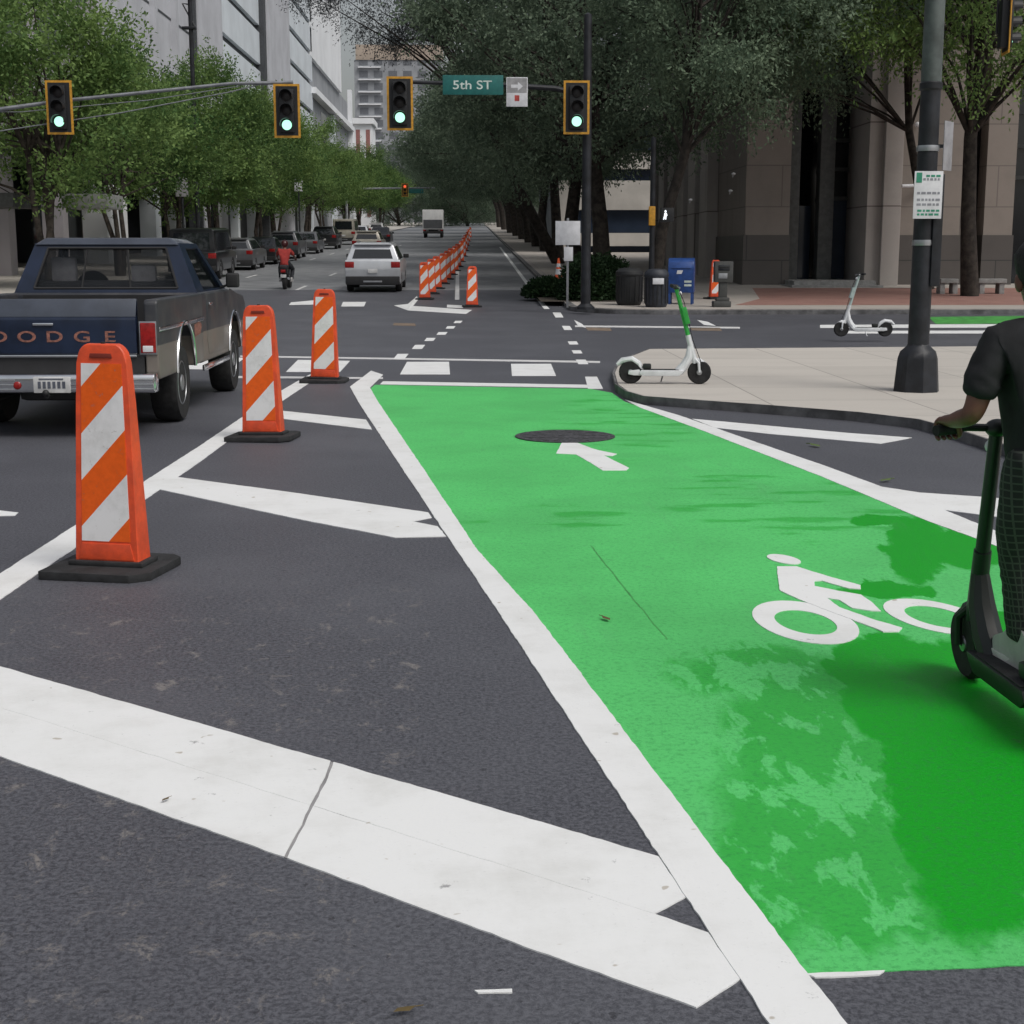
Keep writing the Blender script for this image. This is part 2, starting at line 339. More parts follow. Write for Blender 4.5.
M = dict(
 asphalt=asphalt_mat(), white=paint_mat('white_thermoplastic', (.76,.77,.77), .535, .5), white_old=paint_mat('worn_white_paint', (.62,.62,.62), .50, .4),
 green=green_mat(), concrete=slab_mat('concrete_paving', (.49,.46,.42)), kerb=mat('kerb_stone', (.15,.15,.155), .9, 0, .3, 3, .3, 60),
 far_conc=slab_mat('tan_paving', (.38,.35,.32)), brick_pave=brick_mat('brick_paving', (.24,.11,.09), (.30,.15,.12), (.28,.24,.22), .2, .1, .006),
 orange=mat('orange_plastic', (.78,.085,.022), .5, 0, .1, 9, .15, 40, c2=(.56,.065,.022)), stripe=stripe_mat(), rubber=mat('black_rubber', (.022,.023,.025), .8, 0, .3, 12, .2, 80),
 tyre=mat('tyre_rubber', (.018,.018,.019), .85, 0, .3, 20), chrome=mat('chrome', (.75,.76,.78), .14, 1, .05, 8), steel=mat('brushed_steel', (.42,.43,.45), .38, .9, .1, 8),
 blue=mat('dark_blue_paint', (.013,.022,.049), .3, .0, .2, 3, coat=.35, spec=.3), bluerail=mat('sky_lit_blue_paint', (.055,.065,.09), .35, .1, .15, 3, coat=.6),  # tailgate rail's sky reflection put into a paler blue, shared by the roof
 twotone=two_tone('two_tone_paint', (.030,.033,.042), (.17,.148,.13), .80),
 glass=glassy('car_glass', (.015,.018,.022), .04), cabglass=glassy('cab_glass', (.012,.015,.018), .03, .3), dark=mat('dark_trim', (.015,.015,.017), .6),
 tail=mat('red_lens', (.30,.012,.012), .15, 0, .2, 20), amber=mat('amber_lens', (.7,.2,.02), .15), letter=mat('faded_letter_paint', (.30,.125,.095), .7, 0, .3, 30),
 plate=mat('number_plate', (.62,.62,.62), .5), glyph=mat('dark_print', (.10,.11,.14), .6), silver=mat('silver_paint', (.58,.60,.63), .35, .4, .06, 2, coat=.5),
 whitecar=mat('white_paint', (.72,.72,.72), .35, 0, .06, 2, coat=.4), blackcar=mat('black_paint', (.012,.013,.016), .3, .2, .2, 2, coat=.6), greycar=mat('grey_paint', (.13,.135,.145), .35, .4, .1, 2, coat=.5),
 redcar=mat('red_paint', (.25,.02,.02), .35, .2, .1, 2, coat=.5), tancar=mat('beige_paint', (.45,.42,.36), .35, .4, .1, 2, coat=.5),
 seat=mat('dark_seat', (.04,.042,.05), .9), headrest=mat('grey_seat', (.42,.42,.45), .9),
 yellow=mat('signal_yellow', (.62,.31,.03), .5, 0, .15, 10), black=mat('black_metal', (.014,.015,.017), .5), lens_off=mat('dark_lens', (.012,.008,.008), .5),
 lens_green=glow('lit_green_lens', (.45,1,.72), 1.35), lens_red=glow('lit_red_lens', (1,.12,.05), 1.2), pole_green=mat('weathered_green_steel', (.105,.125,.12), .55, .2, .25, 3, .1, 20), pole_black=mat('black_cast_iron', (.02,.022,.028), .5, .2, .3, 4, .2, 30),
 galv=mat('galvanised_steel', (.30,.31,.33), .5, .5, .15, 5), sign_green=mat('teal_sign', (.012,.135,.125), .45, 0, .1, 6), sign_white=mat('white_sign', (.66,.67,.70), .5, 0, .08, 6), sign_back=mat('grey_sign', (.33,.33,.34), .5),
 signtext=mat('sign_letter', (.62,.72,.68), .5), signgreen=mat('green_print', (.03,.26,.16), .6), signred=mat('red_print', (.45,.06,.05), .6),
 mail=mat('mailbox_blue', (.02,.065,.24), .4, 0, .15, 6), bin=mat('bin_plastic', (.025,.03,.042), .6, 0, .2, 6), binblack=mat('bin_black', (.012,.013,.015), .6),
 scooter_white=mat('scooter_white', (.70,.72,.74), .35, 0, .08, 8), scooter_green=mat('scooter_green', (.035,.36,.06), .4), scooter_teal=mat('scooter_teal', (.05,.26,.22), .4), scooter_black=mat('scooter_black', (.013,.016,.016), .45),
 skin=mat('brown_skin', (.16,.068,.046), .5, 0, .15, 15), hair=mat('black_hair', (.008,.007,.007), .7, 0, .3, 60, .5, 90), shirt=mat('black_cotton', (.011,.012,.014), .9, 0, .3, 10, .25, 14), plaid=plaid_mat(),
 shoe=mat('pale_shoe', (.42,.41,.41), .7), sole=mat('white_sole', (.6,.6,.58), .7), redshirt=mat('red_jersey', (.36,.035,.03), .85), denim=mat('dark_denim', (.02,.022,.028), .9), helmet=mat('dark_red_helmet', (.06,.012,.014), .3),
 bark=mat('bark', (.075,.062,.052), .95, 0, .35, 5, .6, 18), bark_dark=mat('dark_bark', (.045,.037,.031), .95, 0, .35, 5, .6, 18),
 leaf_l=leaf_mat('street_tree_leaf', (.046,.108,.034), (.240,.345,.110)), leaf_c=leaf_mat('oak_leaf', (.052,.083,.057), (.170,.222,.150)),
 leaf_r=leaf_mat('grey_oak_leaf', (.078,.122,.080), (.240,.310,.205)), leaf_h=leaf_mat('hedge_leaf', (.012,.028,.013), (.035,.065,.028)),
 leaf_w=leaf_mat('wispy_leaf', (.045,.050,.056), (.11,.12,.125)),
 stone=brick_mat('brown_stone', (.25,.218,.195), (.232,.203,.182), (.15,.13,.12), 2.6, 1.45, .02, 'szx'), stone_lt=brick_mat('pale_stone', (.41,.38,.36), (.385,.357,.337), (.17,.15,.14), 6, 2.9, .025, 'szx'),
 plinth=brick_mat('dark_granite', (.085,.075,.07), (.075,.068,.064), (.03,.03,.03), 2.6, 1.0, .02, 'szx', .5), win=glassy('window_glass', (.012,.014,.018), .07), win_blue=glassy('door_glass', (.03,.045,.075), .1), mullion=mat('bronze_frame', (.05,.052,.052), .4, .5),
 colgrey=mat('grey_column', (.10,.105,.105), .5), bgrey=mat('facade_grey', (.50,.51,.55), .8, 0, .08, .4), bgrey2=mat('facade_panel', (.68,.73,.78), .45, 0, .07, .3), bgrey3=mat('facade_mauve', (.38,.36,.385), .85, 0, .1, .3),
 bwhite=mat('facade_white', (.80,.82,.85), .7, 0, .05, .2), btan=mat('facade_tan', (.42,.35,.29), .8, 0, .1, .2), bfar=mat('facade_far_grey', (.30,.315,.34), .8, 0, .1, .3), reveal=mat('dark_joint', (.055,.06,.068), .6), deck=mat('pale_spandrel', (.46,.44,.41), .8, 0, .1, .5),
 awning=mat('awning_grey', (.30,.31,.30), .7), awning_d=mat('awning_dark', (.10,.105,.105), .7), iron=mat('manhole_iron', (.10,.10,.11), .6, .4, .35, 30, .5, 45), cone=mat('cone_orange', (.85,.12,.03), .5), bench=mat('bench_stone', (.30,.30,.295), .9),
 deadleaf=mat('dead_leaf', (.12,.085,.03), .8), greenleaf=mat('fallen_green_leaf', (.10,.16,.03), .7), seam=mat('paint_seam', (.30,.295,.30), .9), soil=mat('soil', (.05,.04,.03), 1), terminal=mat('terminal_grey', (.06,.062,.06), .5),
 walk=glow('lit_walk_symbol', (.9,.95,1), .9),
)

# ------------------------------------------------------------------ ground
YCUTS = [34, 35.5, 37, 38.5, 40, 42, 44, 46, 430]
def rough(pts):                               # hand-laid paint: edges wander by a few millimetres
    P = [Vector((p[0], p[1], 0)) for p in pts]; out = []
    for a, b in zip(P, P[1:]+P[:1]):
        n = 1 if min(a.y, b.y) > 16 else max(1, min(160, int((b-a).length/.035)))
        for k in range(n):
            q = a+(b-a)*k/n
            if n > 1:
                v = mnoise.noise_vector(q*5)*.0035+mnoise.noise_vector(q*26)*.003+mnoise.noise_vector(q*70)*.0025
                q = q+Vector((v.x, v.y, 0))
            out.append((q.x, q.y))
    return out
def skirt(bm):                                # paint has a thin edge that reaches the road
    bm.edges.ensure_lookup_table()
    r = bmesh.ops.extrude_edge_only(bm, edges=[e for e in bm.edges if e.is_boundary])
    for v in r['geom']:
        if isinstance(v, bmesh.types.BMVert): v.co.z = zt(v.co.y)-.002
def sheet(name, pts, lift, m, kind='structure', label=None, sides=0.0, smooth=False):
    """a flat sheet (sides=0) or raised slab on the street surface; pts are ground points"""
    if 0 < lift < .012: lift *= .6; pts = rough(pts)
    bm = bmesh.new(); f = bm.faces.new([bm.verts.new((p[0], p[1], 0)) for p in pts])
    ys = [p[1] for p in pts]
    for c in YCUTS:
        if min(ys) < c < max(ys):
            bmesh.ops.bisect_plane(bm, geom=bm.verts[:]+bm.edges[:]+bm.faces[:], plane_co=(0,c,0), plane_no=(0,1,0))
    if sides:
        r = bmesh.ops.extrude_face_region(bm, geom=bm.faces[:])
        top = {v for v in r['geom'] if isinstance(v, bmesh.types.BMVert)}
        for v in bm.verts: v.co.z = zt(v.co.y)+(lift if v in top else lift-sides)
    else:
        for v in bm.verts: v.co.z = zt(v.co.y)+lift
    bmesh.ops.recalc_face_normals(bm, faces=bm.faces)
    if not sides:
        for f in bm.faces:
            if f.normal.z < 0: f.normal_flip()
        if 0 < lift < .05: skirt(bm)
    me = bpy.data.meshes.new(name); bm.to_mesh(me); bm.free()
    o = link(name, me, m, None, 0); tag(o, label, None, None, kind); return o
def pxs(l, dz=0): return [at(x, y, dz) for x, y in l]
def mark(name, l, lift=.006, m=None, label=None): return sheet(name, pxs(l), lift, m or M['white'], label=label)
def multi(name, polys, lift=.006, m=None, label=None):
    bm = bmesh.new()
    for l in polys:
        bm.faces.new([bm.verts.new((p[0], p[1], zt(p[1])+lift*.6)) for p in (pxs(l) if len(l) == 4 and len(polys) > 20 else rough(pxs(l)))])
    for f in bm.faces:
        f.normal_update()
        if f.normal.z < 0: f.normal_flip()
    skirt(bm)
    me = bpy.data.meshes.new(name); bm.to_mesh(me); bm.free()
    return tag(link(name, me, m or M['white'], None, 0), label, None, None, 'structure')

sheet('road', [(-500,-60),(500,-60),(500,1500),(-500,1500)], 0, M['asphalt'], label='dark grey asphalt street running up through the junction')

sheen_asphalt = mat('asphalt_sky_sheen', (.225,.232,.245), .6, 0, .16, 1.5, .3, 60)  # far road's sky reflection at grazing angle put into a paler colour
sheet('road', [(-12.6,52),(2.6,52),(2.6,428),(-12.6,428)], .004, sheen_asphalt, label='asphalt of the far street with the sky reflection painted in')
GREEN = [(375,385),(590,389),(612,393),(625,402),(700,428),(824,476),(926,519),(1011,551),(1100,590),(1330,690),(1960,964),(1024,966),(890,972),(806,974),(538,620),(477,552),(426,475),(368,391)]
sheet('bike_lane', pxs(GREEN), .004, M['green'], label='bright green painted bike lane with pale and deep green areas')
mark('lane_line', [(350,387),(362,378),(371,371),(383,375),(370,388),(378,402),(426,473),(477,550),(538,618),(806,973),(848,1027),(880,1070),(805,1070),(768,1024),(660,858),(490,600),(448,538),(360,405)], .009, label='white line along the left edge of the green lane')
mark('lane_line', [(625,400),(680,416),(760,444),(824,466),(870,483),(930,505),(1012,538),(1100,576),(1330,676),(1980,948),(2020,1010),(1330,694),(1100,591),(1011,552),(926,521),(824,478),(700,430),(640,408)], .009, label='white line along the right edge of the green lane')
mark('lane_line', [(-60,613),(0,574),(200,446),(281,391),(305,377),(316,372),(322,377),(308,384),(281,402),(200,462),(0,600),(-60,640)], .006, label='white line under the three tall orange channelizers')
# diagonal hatch bars
mark('hatch_bar', [(281,411),(366,420),(372,430),(281,419)], .0078, label='smallest white hatch bar, beside the second channelizer')
multi('hatch_bar', [[(158,475),(300,494),(428,513),(432,518),(412,522),(438,527),(446,537),(395,538),(300,520),(160,490)]], .0078, label='white hatch bar in the middle of the buffer')
multi('hatch_bar', [[(-60,651),(0,667),(331,762),(325,778),(310,806),(-60,689)], [(334,763),(658,857),(686,898),(655,915),(480,859),(313,807),(328,779)]], .006, label='upper strip of the broad nearest hatch bar')
multi('hatch_bar', [[(-60,689.2),(310,806.3),(296,836),(284,858),(-60,736)], [(313,807.4),(480,859.3),(655,915.3),(708,934),(741,979),(696,1008),(560,961),(287,859),(299,836)]], .0065, label='lower strip of the broad nearest hatch bar')
multi('hatch_bar', [[(692,419),(768,426),(845,433),(912,438),(880,444),(768,434),(715,428)]], .006, label='white hatch bar right of the green lane, nearer the kerb corner')
multi('hatch_bar', [[(868,485),(920,493),(979,497),(1040,502),(1040,521),(995,517),(926,508),(905,500)]], .006, label='white hatch bar right of the green lane, behind the rider')
mark('stop_line', [(383,381.5),(590,385),(590,388),(380,384.5)], .006, label='thin white line across the top of the green lane')
multi('stop_line', [[(585,377),(597,377),(603,389),(588,389)]], .008, label='short white block at the kerb corner end of the stop line')
multi('lane_dash', [[(-30,512),(0,511),(18,513),(15,516),(-30,517)]], .006, label='white lane dash at the left picture edge')
multi('paint_scrap', [[(475,991),(512,990),(512,993),(478,994)], [(806,974.5),(885,971.5),(880,976),(815,978.5)]], .006, label='thin slivers of white paint at the near end of the lanes')
multi('hatch_bar', [[(331.2,762.2),(333.8,763.2),(328.8,779),(312.8,807),(298.8,836),(286.8,859),(284.2,858),(296.2,836),(310.2,806),(325.2,778)]], .004, M['seam'], label='dirty joint across the broad nearest hatch bar')
multi('seam', [[(590,546),(591.5,546),(641,608),(639,608)], [(640,608),(641.5,608),(668,640),(666,640)]], .0048, mat('lane_seam', (.05,.30,.07), .7), label='thin dark seam line in the green lane')
# crosswalk near side
multi('crosswalk', [[(298,360),(350,361),(340,372),(286,372)], [(407,362),(449,362),(450,374.5),(400,374.5)], [(511,364),(551,364),(556,376),(512,376)], [(200,357),(245,358),(228,370),(180,369)]], .006, label='row of white crosswalk blocks at the near side of the junction')
multi('crosswalk_edge', [[(240,355.6),(600,361.2),(600,363),(240,357)], [(220,376),(383,377.5),(383,379),(220,378)]], .0045, M['white_old'], label='thin pale lines either side of the near crosswalk')
def dash(px, py, w, h): return [(px-w/2+h*.4, py-h/2), (px+w/2+h*.4, py-h/2), (px+w/2-h*.4, py+h/2), (px-w/2-h*.4, py+h/2)]
def dashr(px, py, w, h): return [(px-w/2-h*.3, py-h/2), (px+w/2-h*.3, py-h/2), (px+w/2+h*.3, py+h/2), (px-w/2+h*.3, py+h/2)]
multi('guide_dash', [dash(401,356.5,11,5), dash(418.5,347,10,4), dash(430,339.5,9,3), dash(442,333.5,9,2.6), dash(450.5,327.5,8,2.4), dash(458,322,7,2.2)], .006, label='left row of white guide dashes crossing the junction')
multi('guide_dash', [dashr(558,315,8,5), dashr(567,328,8,4), dashr(573,343,9,3), dashr(577,352,9,3), dashr(582,362,10,4.4)], .006, label='right row of white guide dashes crossing the junction')
# far side of the junction
multi('crosswalk', [[(291,302.5),(318,300),(316,304.5),(289,305)], [(343,302),(366,302),(364,306.5),(341,306.5)]], .006, label='row of pale crosswalk blocks at the far side of the junction')
multi('chevron_end', [[(394,305.5),(408,304),(417,296),(418,300),(413,306),(472,310),(466,314),(408,310.5)], [(447,304.8),(463,305.5),(463,308),(447,307.5)]], .006, label='white wedge where the far buffer begins')
sheet('lane_line', [(-.62,46),(-.48,46),(-1.0,95),(-1.15,95)], .010, M['white_old'], label='white line right of the far orange channelizers')
sheet('lane_line', [(1.95,41),(2.1,41),(2.15,120),(2.0,120)], .010, M['white'], label='white line along the far right kerb')
for k in range(7):
    sheet('lane_dash', [(-6.35,52+k*12),(-6.23,52+k*12),(-6.23,55+k*12),(-6.35,55+k*12)], .010, M['white_old'], label='white lane dash on the far street')
    sheet('lane_dash', [(-9.65,50+k*12),(-9.53,50+k*12),(-9.53,53+k*12),(-9.65,53+k*12)], .010, M['white_old'], label='white lane dash on the far street')
multi('street_line', [[(575,325.5),(740,327),(740,328.6),(575,327)]], .005, M['white_old'], label='worn pale line across the side street mouth')
multi('street_line', [[(574,320),(582,324),(586,328),(578,326)], [(697,320),(708,322),(716,326),(704,325)]], .007, label='two short white marks in the side street mouth')
multi('street_line', [[(820,325),(1060,324),(1060,327.5),(820,328)], [(840,331),(1060,330.5),(1060,333.5),(840,333.5)]], .006, label='white lines of the side street beyond the lamp pole')
multi('bike_lane', [[(928,317),(1060,315.5),(1060,323.4),(936,324)]], .004, mat('green_far_paint', (.07,.36,.07), .6, 0, .25, 4), label='strip of green lane in the side street')
multi('rust_patch', [[(394,323),(415,323.5),(416,326),(393,325.5)], [(585,327.5),(610,328),(612,331),(588,330.5)], [(690,327.5),(720,328),(722,331),(692,330.5)]], .005, mat('rust_stain', (.20,.15,.11), .9), label='tan rust stains on the junction asphalt')
# bike symbol and arrow
def ring(cx, cy, a, b, ai, bi, tilt, nn=36):
    out = []
    for k in range(nn):
        q = []
        for (A, B, j) in ((a,b,k),(a,b,k+1),(ai,bi,k+1),(ai,bi,k)):
            th = 2*PI*j/nn; u, v = A*math.cos(th), B*math.sin(th)
            q.append((cx+u*math.cos(tilt)-v*math.sin(tilt), cy+u*math.sin(tilt)+v*math.cos(tilt)))
        out.append(q)
    return out
def zp(l): return [(700+x/3.16, 520+y/3.16) for x, y in l]
sym = ring(805.7,623.4,54.5,19.5,32,11,R(11)) + ring(938,618,56,14.5,34.5,9,R(12))
sym += [zp(ell) for ell in ([[ (265+54*math.cos(t)+0*math.sin(t), 127+10*math.cos(t)*.9+13*math.sin(t)) for t in [2*PI*k/20 for k in range(20)]]])]
sym += [zp([(243,150),(305,150),(400,180),(508,210),(508,222),(470,220),(385,195),(362,196),(362,212),(440,228),(510,240),(540,262),(572,292),(540,290),(480,282),(440,256),(400,250),(440,280),(560,322),(640,345),(628,357),(580,358),(480,318),(380,282),(300,248),(252,226)])]
multi('bike_symbol', sym[:72], .009, label='pair of white painted bicycle wheels on the green lane')
multi('bike_symbol', sym[72:], .0115, label='white painted rider figure and bicycle frame between the two painted wheels')
multi('lane_arrow', [[(562,443),(578,443.5),(592,449),(600,451),(617,454.5),(612,456.5),(604,456),(629,468.5),(626,471),(603,471),(590,463),(576,455),(556,454)]], .009, label='white painted arrow on the green lane beyond the bicycle symbol')

# kerbed paving
def kerb_strip(name, path, w, h, m, label, closed=False):
    """kerb of width w to the left of the path"""
    P = [Vector((p[0], p[1])) for p in path]
    # refine
    Q = []
    for a, b in zip(P, P[1:]):
        n = max(1, int((b-a).length/1.5))
        Q += [a+(b-a)*i/n for i in range(n)]
    Q.append(P[-1]); bm = bmesh.new(); rows = []
    for i, p in enumerate(Q):
        t = (Q[min(i+1, len(Q)-1)]-Q[max(i-1, 0)]).normalized(); nrm = Vector((-t.y, t.x))
        z = zt(p.y); o = p-nrm*.006; q = p+nrm*w; e = p+nrm*.02
        rows.append([bm.verts.new((o.x,o.y,z-.05)), bm.verts.new((o.x,o.y,z+h-.02)), bm.verts.new((e.x,e.y,z+h)), bm.verts.new((q.x,q.y,z+h)), bm.verts.new((q.x,q.y,z-.05))])
    for a, b in zip(rows, rows[1:]):
        for k in range(4): bm.faces.new((a[k], a[k+1], b[k+1], b[k]))
    bm.faces.new(rows[0]); bm.faces.new(rows[-1][::-1])
    bmesh.ops.recalc_face_normals(bm, faces=bm.faces)
    me = bpy.data.meshes.new(name); bm.to_mesh(me); bm.free()
    return tag(link(name, me, m, None, 40), label, None, None, 'structure')
isl_near = pxs([(615,373),(618,384),(628,391),(645,396),(700,400),(770,405),(860,412),(920,419),(965,431),(1024,450),(1100,482),(1300,575),(1500,670)], .09)
isl_far = pxs([(650,349),(632,356),(618,366)], .09)
ISL = [(60,-2),(60,isl_far[0].y+1.2)]+[(20,isl_far[0].y+1.3), (9,isl_far[0].y+.6)]+[(p.x,p.y) for p in isl_far]+[(p.x,p.y) for p in isl_near]+[(isl_near[-1].x,-2)]
sheet('sidewalk', ISL, .09, M['concrete'], sides=.2, label='pale concrete corner pavement with a scooter and lamp pole')
kerb_strip('kerb', [(p[0],p[1]) for p in ISL[::-1][:-2]], .035, .093, M['kerb'], 'grey kerb round the near right corner pavement')
# far right block
KY = 38.0
arc = [(2.6+2.4*(1-math.sin(a)), KY+2.4*(1-math.cos(a))) for a in [PI/2*k/8 for k in range(9)]]   # from (5,KY) round to (2.6,KY+2.4)
FR = [(60,KY)]+arc[::1]+[(2.6,60),(2.6,460),(60,460)]
sheet('sidewalk', [(2.6+.0,460)]+[(60,460),(60,KY)]+arc+[(2.6,60)], .13, M['far_conc'], sides=.2, label='tan pavement in front of the brown stone building')
kerb_strip('kerb', [(2.6,300),(2.6,60)]+arc[::-1]+[(60,KY)], .18, .136, M['kerb'], 'grey kerb of the far right block')
sheet('brick_paving', [(7.2,40.4),(60,40.2),(60,50.5),(9.6,50.5),(8.6,44)], .134, M['brick_pave'], label='red brick paving before the stone building')
# far left block
LX, LY = -12.6, 41.0
arcl = [(LX-2.4*(1-math.cos(a)), LY+2.4*(1-math.sin(a))) for a in [PI/2*k/8 for k in range(9)]]   # (LX,LY+2.4) -> (LX-2.4,LY)
sheet('sidewalk', [(LX,460)]+arcl+[(-60,LY),(-60,460)], .13, M['concrete'], sides=.2, label='concrete pavement under the left row of trees')
kerb_strip('kerb', [(-60,LY)]+arcl[::-1]+[(LX,300)], .18, .136, M['kerb'], 'grey kerb of the far left block')

# manhole
c = at(565,437); c2 = at(615,437)
mh = MB(); r = c2.x-c.x
mh.lathe([(r,0),(r,.007),(r-.03,.009),(r-.035,.006),(r-.05,.006),(r-.055,.009),(.02,.009)], n=40)
for k in range(7):
    y = -r*.75+k*r*.25; w = math.sqrt(max(0, (r-.06)**2-y*y))
    mh.box(-w,w,y-.02,y+.02,.008,.012)
o = mh.build('manhole_cover', M['iron'], None); o.location = (c.x, c.y, .0045); tag(o, 'round iron manhole cover in the green lane before the arrow', 'manhole cover')

# fallen leaves
def fallen(px, py, m, label, s=.05, rz=0):
    p = at(px, py); b = MB(); 
    pts = [(-1,0,.0),(-.5,.35,.1),(.2,.4,.06),(1,.05,.2),(.3,-.35,.05),(-.5,-.3,.12)]
    b.face([(x*s,y*s,z*s) for x,y,z in pts]); b.tube([(s*.9,0,.16*s),(s*1.6,.1*s,.1*s)], s*.05, 5)
    o = b.build('fallen_leaf', m); o.location = (p.x,p.y,.012); o.rotation_euler = (0,0,rz); tag(o, label, 'leaf', 'fallen leaves on the road')
fallen(405,1015,M['deadleaf'],'brown curled leaf on the asphalt at the bottom picture edge',.026,.3)
fallen(166,803,M['deadleaf'],'brown leaf on the broad hatch bar left of its seam',.016,1)
fallen(886,482,M['greenleaf'],'pale green leaf beside the white line behind the rider',.06,.6)
fallen(606,621,M['deadleaf'],'small dark leaf left of the bicycle symbol on the green lane',.035,2)
fallen(815,447,M['greenleaf'],'yellow green leaf near the hatch bar by the kerb',.07,2)

# ------------------------------------------------------------------ channelizers
def make_channelizer():
    t = empty('channelizer', (0,0,0), '', 'traffic channelizer', 'orange and white striped channelizers')
    b = MB(); b.prism([(-.285,-.25),(-.275,-.26),(.20,-.26),(.28,-.18),(.28,.2),(.22,.26),(-.22,.26),(-.285,.2)], 'z', .002, .045, .008); b.box(-.2,.2,-.1,.1,.044,.07,.01)
    b.build('base', M['rubber'], t)
    # panel body: rounded top, tapering, with a hand slot
    b = MB()
    def prof(f):                               # outline scaled
        out = [(-.172*f,.06),(.172*f,.06)]
        out += [(.141*f,.85),(.131*f,1.06)]
        for k in range(1,7):
            a = PI/2*k/7; out.append(((.062+.068*math.cos(a))*f, 1.075+.085*math.sin(a)))
        for k in range(1,7):
            a = PI/2+PI/2*k/7; out.append(((-.062+.068*math.cos(a))*f, 1.075+.085*math.sin(a)))
        out += [(-.131*f,1.06),(-.141*f,.85)]
        return out
    A = [b.bm.verts.new((x, -(.075-.045*(z-.06)/1.1), z)) for x, z in prof(1)]
    B = [b.bm.verts.new((x, (.075-.045*(z-.06)/1.1), z)) for x, z in prof(1)]
    n = len(A); fs = [b.bm.faces.new(A), b.bm.faces.new(B[::-1])]
    for i in range(n): fs.append(b.bm.faces.new((A[i],B[i],B[(i+1)%n],A[(i+1)%n])))
    b._bev(fs[:2], .014, 3)
    b.build('panel_body', M['orange'], t)
    for s in (-1, 1):                          # sheeting on both faces
        b = MB(); z0, z1 = .17, 1.062
        def fy(z): return s*((.075-.045*(z-.06)/1.1)+.003)
        def fy2(z): return s*((.075-.045*(z-.06)/1.1)-.004)
        w0, w1 = .130, .106
        b.hexa([(-w0,fy2(z0),z0),(w0,fy2(z0),z0),(w0,fy(z0),z0),(-w0,fy(z0),z0),(-w1,fy2(z1),z1),(w1,fy2(z1),z1),(w1,fy(z1),z1),(-w1,fy(z1),z1)])
        b.build('reflective_sheet', M['stripe'], t)
        b = MB(); y = s*.037
        b.prism([(-.06,1.090),(.06,1.090),(.055,1.112),(-.055,1.112)], 'y', y-.004*s, y+.004*s, .003)
        b.build('hand_slot', mat('slot_shade', (.25,.03,.015), .7) if s < 0 else bpy.data.materials['slot_shade'], t)
    for s in (-1, 1):                          # foot ribs
        b = MB(); b.prism([(-.15,.075),(-.13,.16),(.13,.16),(.15,.075)], 'y', s*.066, s*.080, .006); b.build('foot_rib', M['orange'], t)
    b = MB(); b.tube([(0,0,1.14),(0,0,1.166)], .012, 8); b.build('lamp_bolt', M['rubber'], t)
    return t
ch0 = make_channelizer()
chs = [(114,571,-.20,'tall striped channelizer nearest of all, beside the big pickup'), (264,439,-.12,'striped channelizer second from the front, on the white line'), (325,382,-.05,'striped channelizer third from the front, standing by the crosswalk'),
       (472,307,.05,'lone striped channelizer right of the far orange row'),
       (425,299.5,-.05,'first and largest of the far row of channelizers'), (431,294,.1,'second channelizer of the far orange row'), (437,289,-.1,'third channelizer of the far orange row'), (442.5,284,.1,'fourth channelizer of the far orange row'),
       (447,279.5,-.1,'fifth channelizer of the far orange row'), (451.5,275,0,'sixth channelizer of the far orange row'), (455,271,0,'seventh channelizer of the far orange row'), (458,267,0,'eighth channelizer of the far orange row'), (461,262,0,'ninth channelizer of the far orange row'), (463.5,256.5,0,'tenth channelizer of the far orange row'), (465.5,251,0,'eleventh channelizer of the far orange row'), (467,246,0,'twelfth channelizer of the far orange row'), (468.5,241.5,0,'thirteenth channelizer of the far orange row'), (470,237.5,0,'last small channelizer up the far orange row')]
for i, (px, py, rz, lb) in enumerate(chs):
    o = ch0 if i == 0 else copy_tree(ch0)
    p = at(px, py); o.location = p; o.rotation_euler = (R([.6,-.5,.8,-1.2,1.0,.2][i%6]), R([.4,-.8,1.1,.7,-1.3][i%5]), rz); o['label'] = lb

# ------------------------------------------------------------------ wheels, cars
def wheel(parent, x, y, r, w, rim=.62, mrim=None, out=1):
    b = MB(); rr = r*rim
    b.lathe([(rr,-w/2*.9),(r*.93,-w/2),(r,-w/2*.6),(r,w/2*.6),(r*.93,w/2),(rr,w/2*.9)], ax='x', n=28)
    wv = b.build('wheel', M['tyre'], parent); wv.location = (x,y,r)
    b = MB(); s = out
    b.lathe([(rr+.004,s*w*.44),(rr*.93,s*w*.47),(rr*.86,s*w*.34),(rr*.45,s*w*.36),(rr*.34,s*w*.48),(.01,s*w*.5)], ax='x', n=24)
    b.build('rim', mrim or M['steel'], wv)
    b = MB()
    for k in range(8):
        a = 2*PI*k/8; b.ball((s*w*.36, rr*.66*math.cos(a), rr*.66*math.sin(a)), rr*.09, 8)
    b.build('rim_hole', M['dark'], wv)
    return wv
def ring_frame(q, l, r, t, bt):
    """q: outer quad (bl, br, tr, tl); returns inner quad"""
    q = [Vector(p) for p in q]
    def P(u, v): return (q[0]*(1-u)+q[1]*u)*(1-v)+(q[3]*(1-u)+q[2]*u)*v
    return [P(l,bt), P(1-r,bt), P(1-r,1-t), P(l,1-t)]
def frame_panel(b, outer, inner):
    o = [b.bm.verts.new(p) for p in outer]; i = [b.bm.verts.new(p) for p in inner]
    for k in range(4): b.bm.faces.new((o[k], o[(k+1)%4], i[(k+1)%4], i[k]))

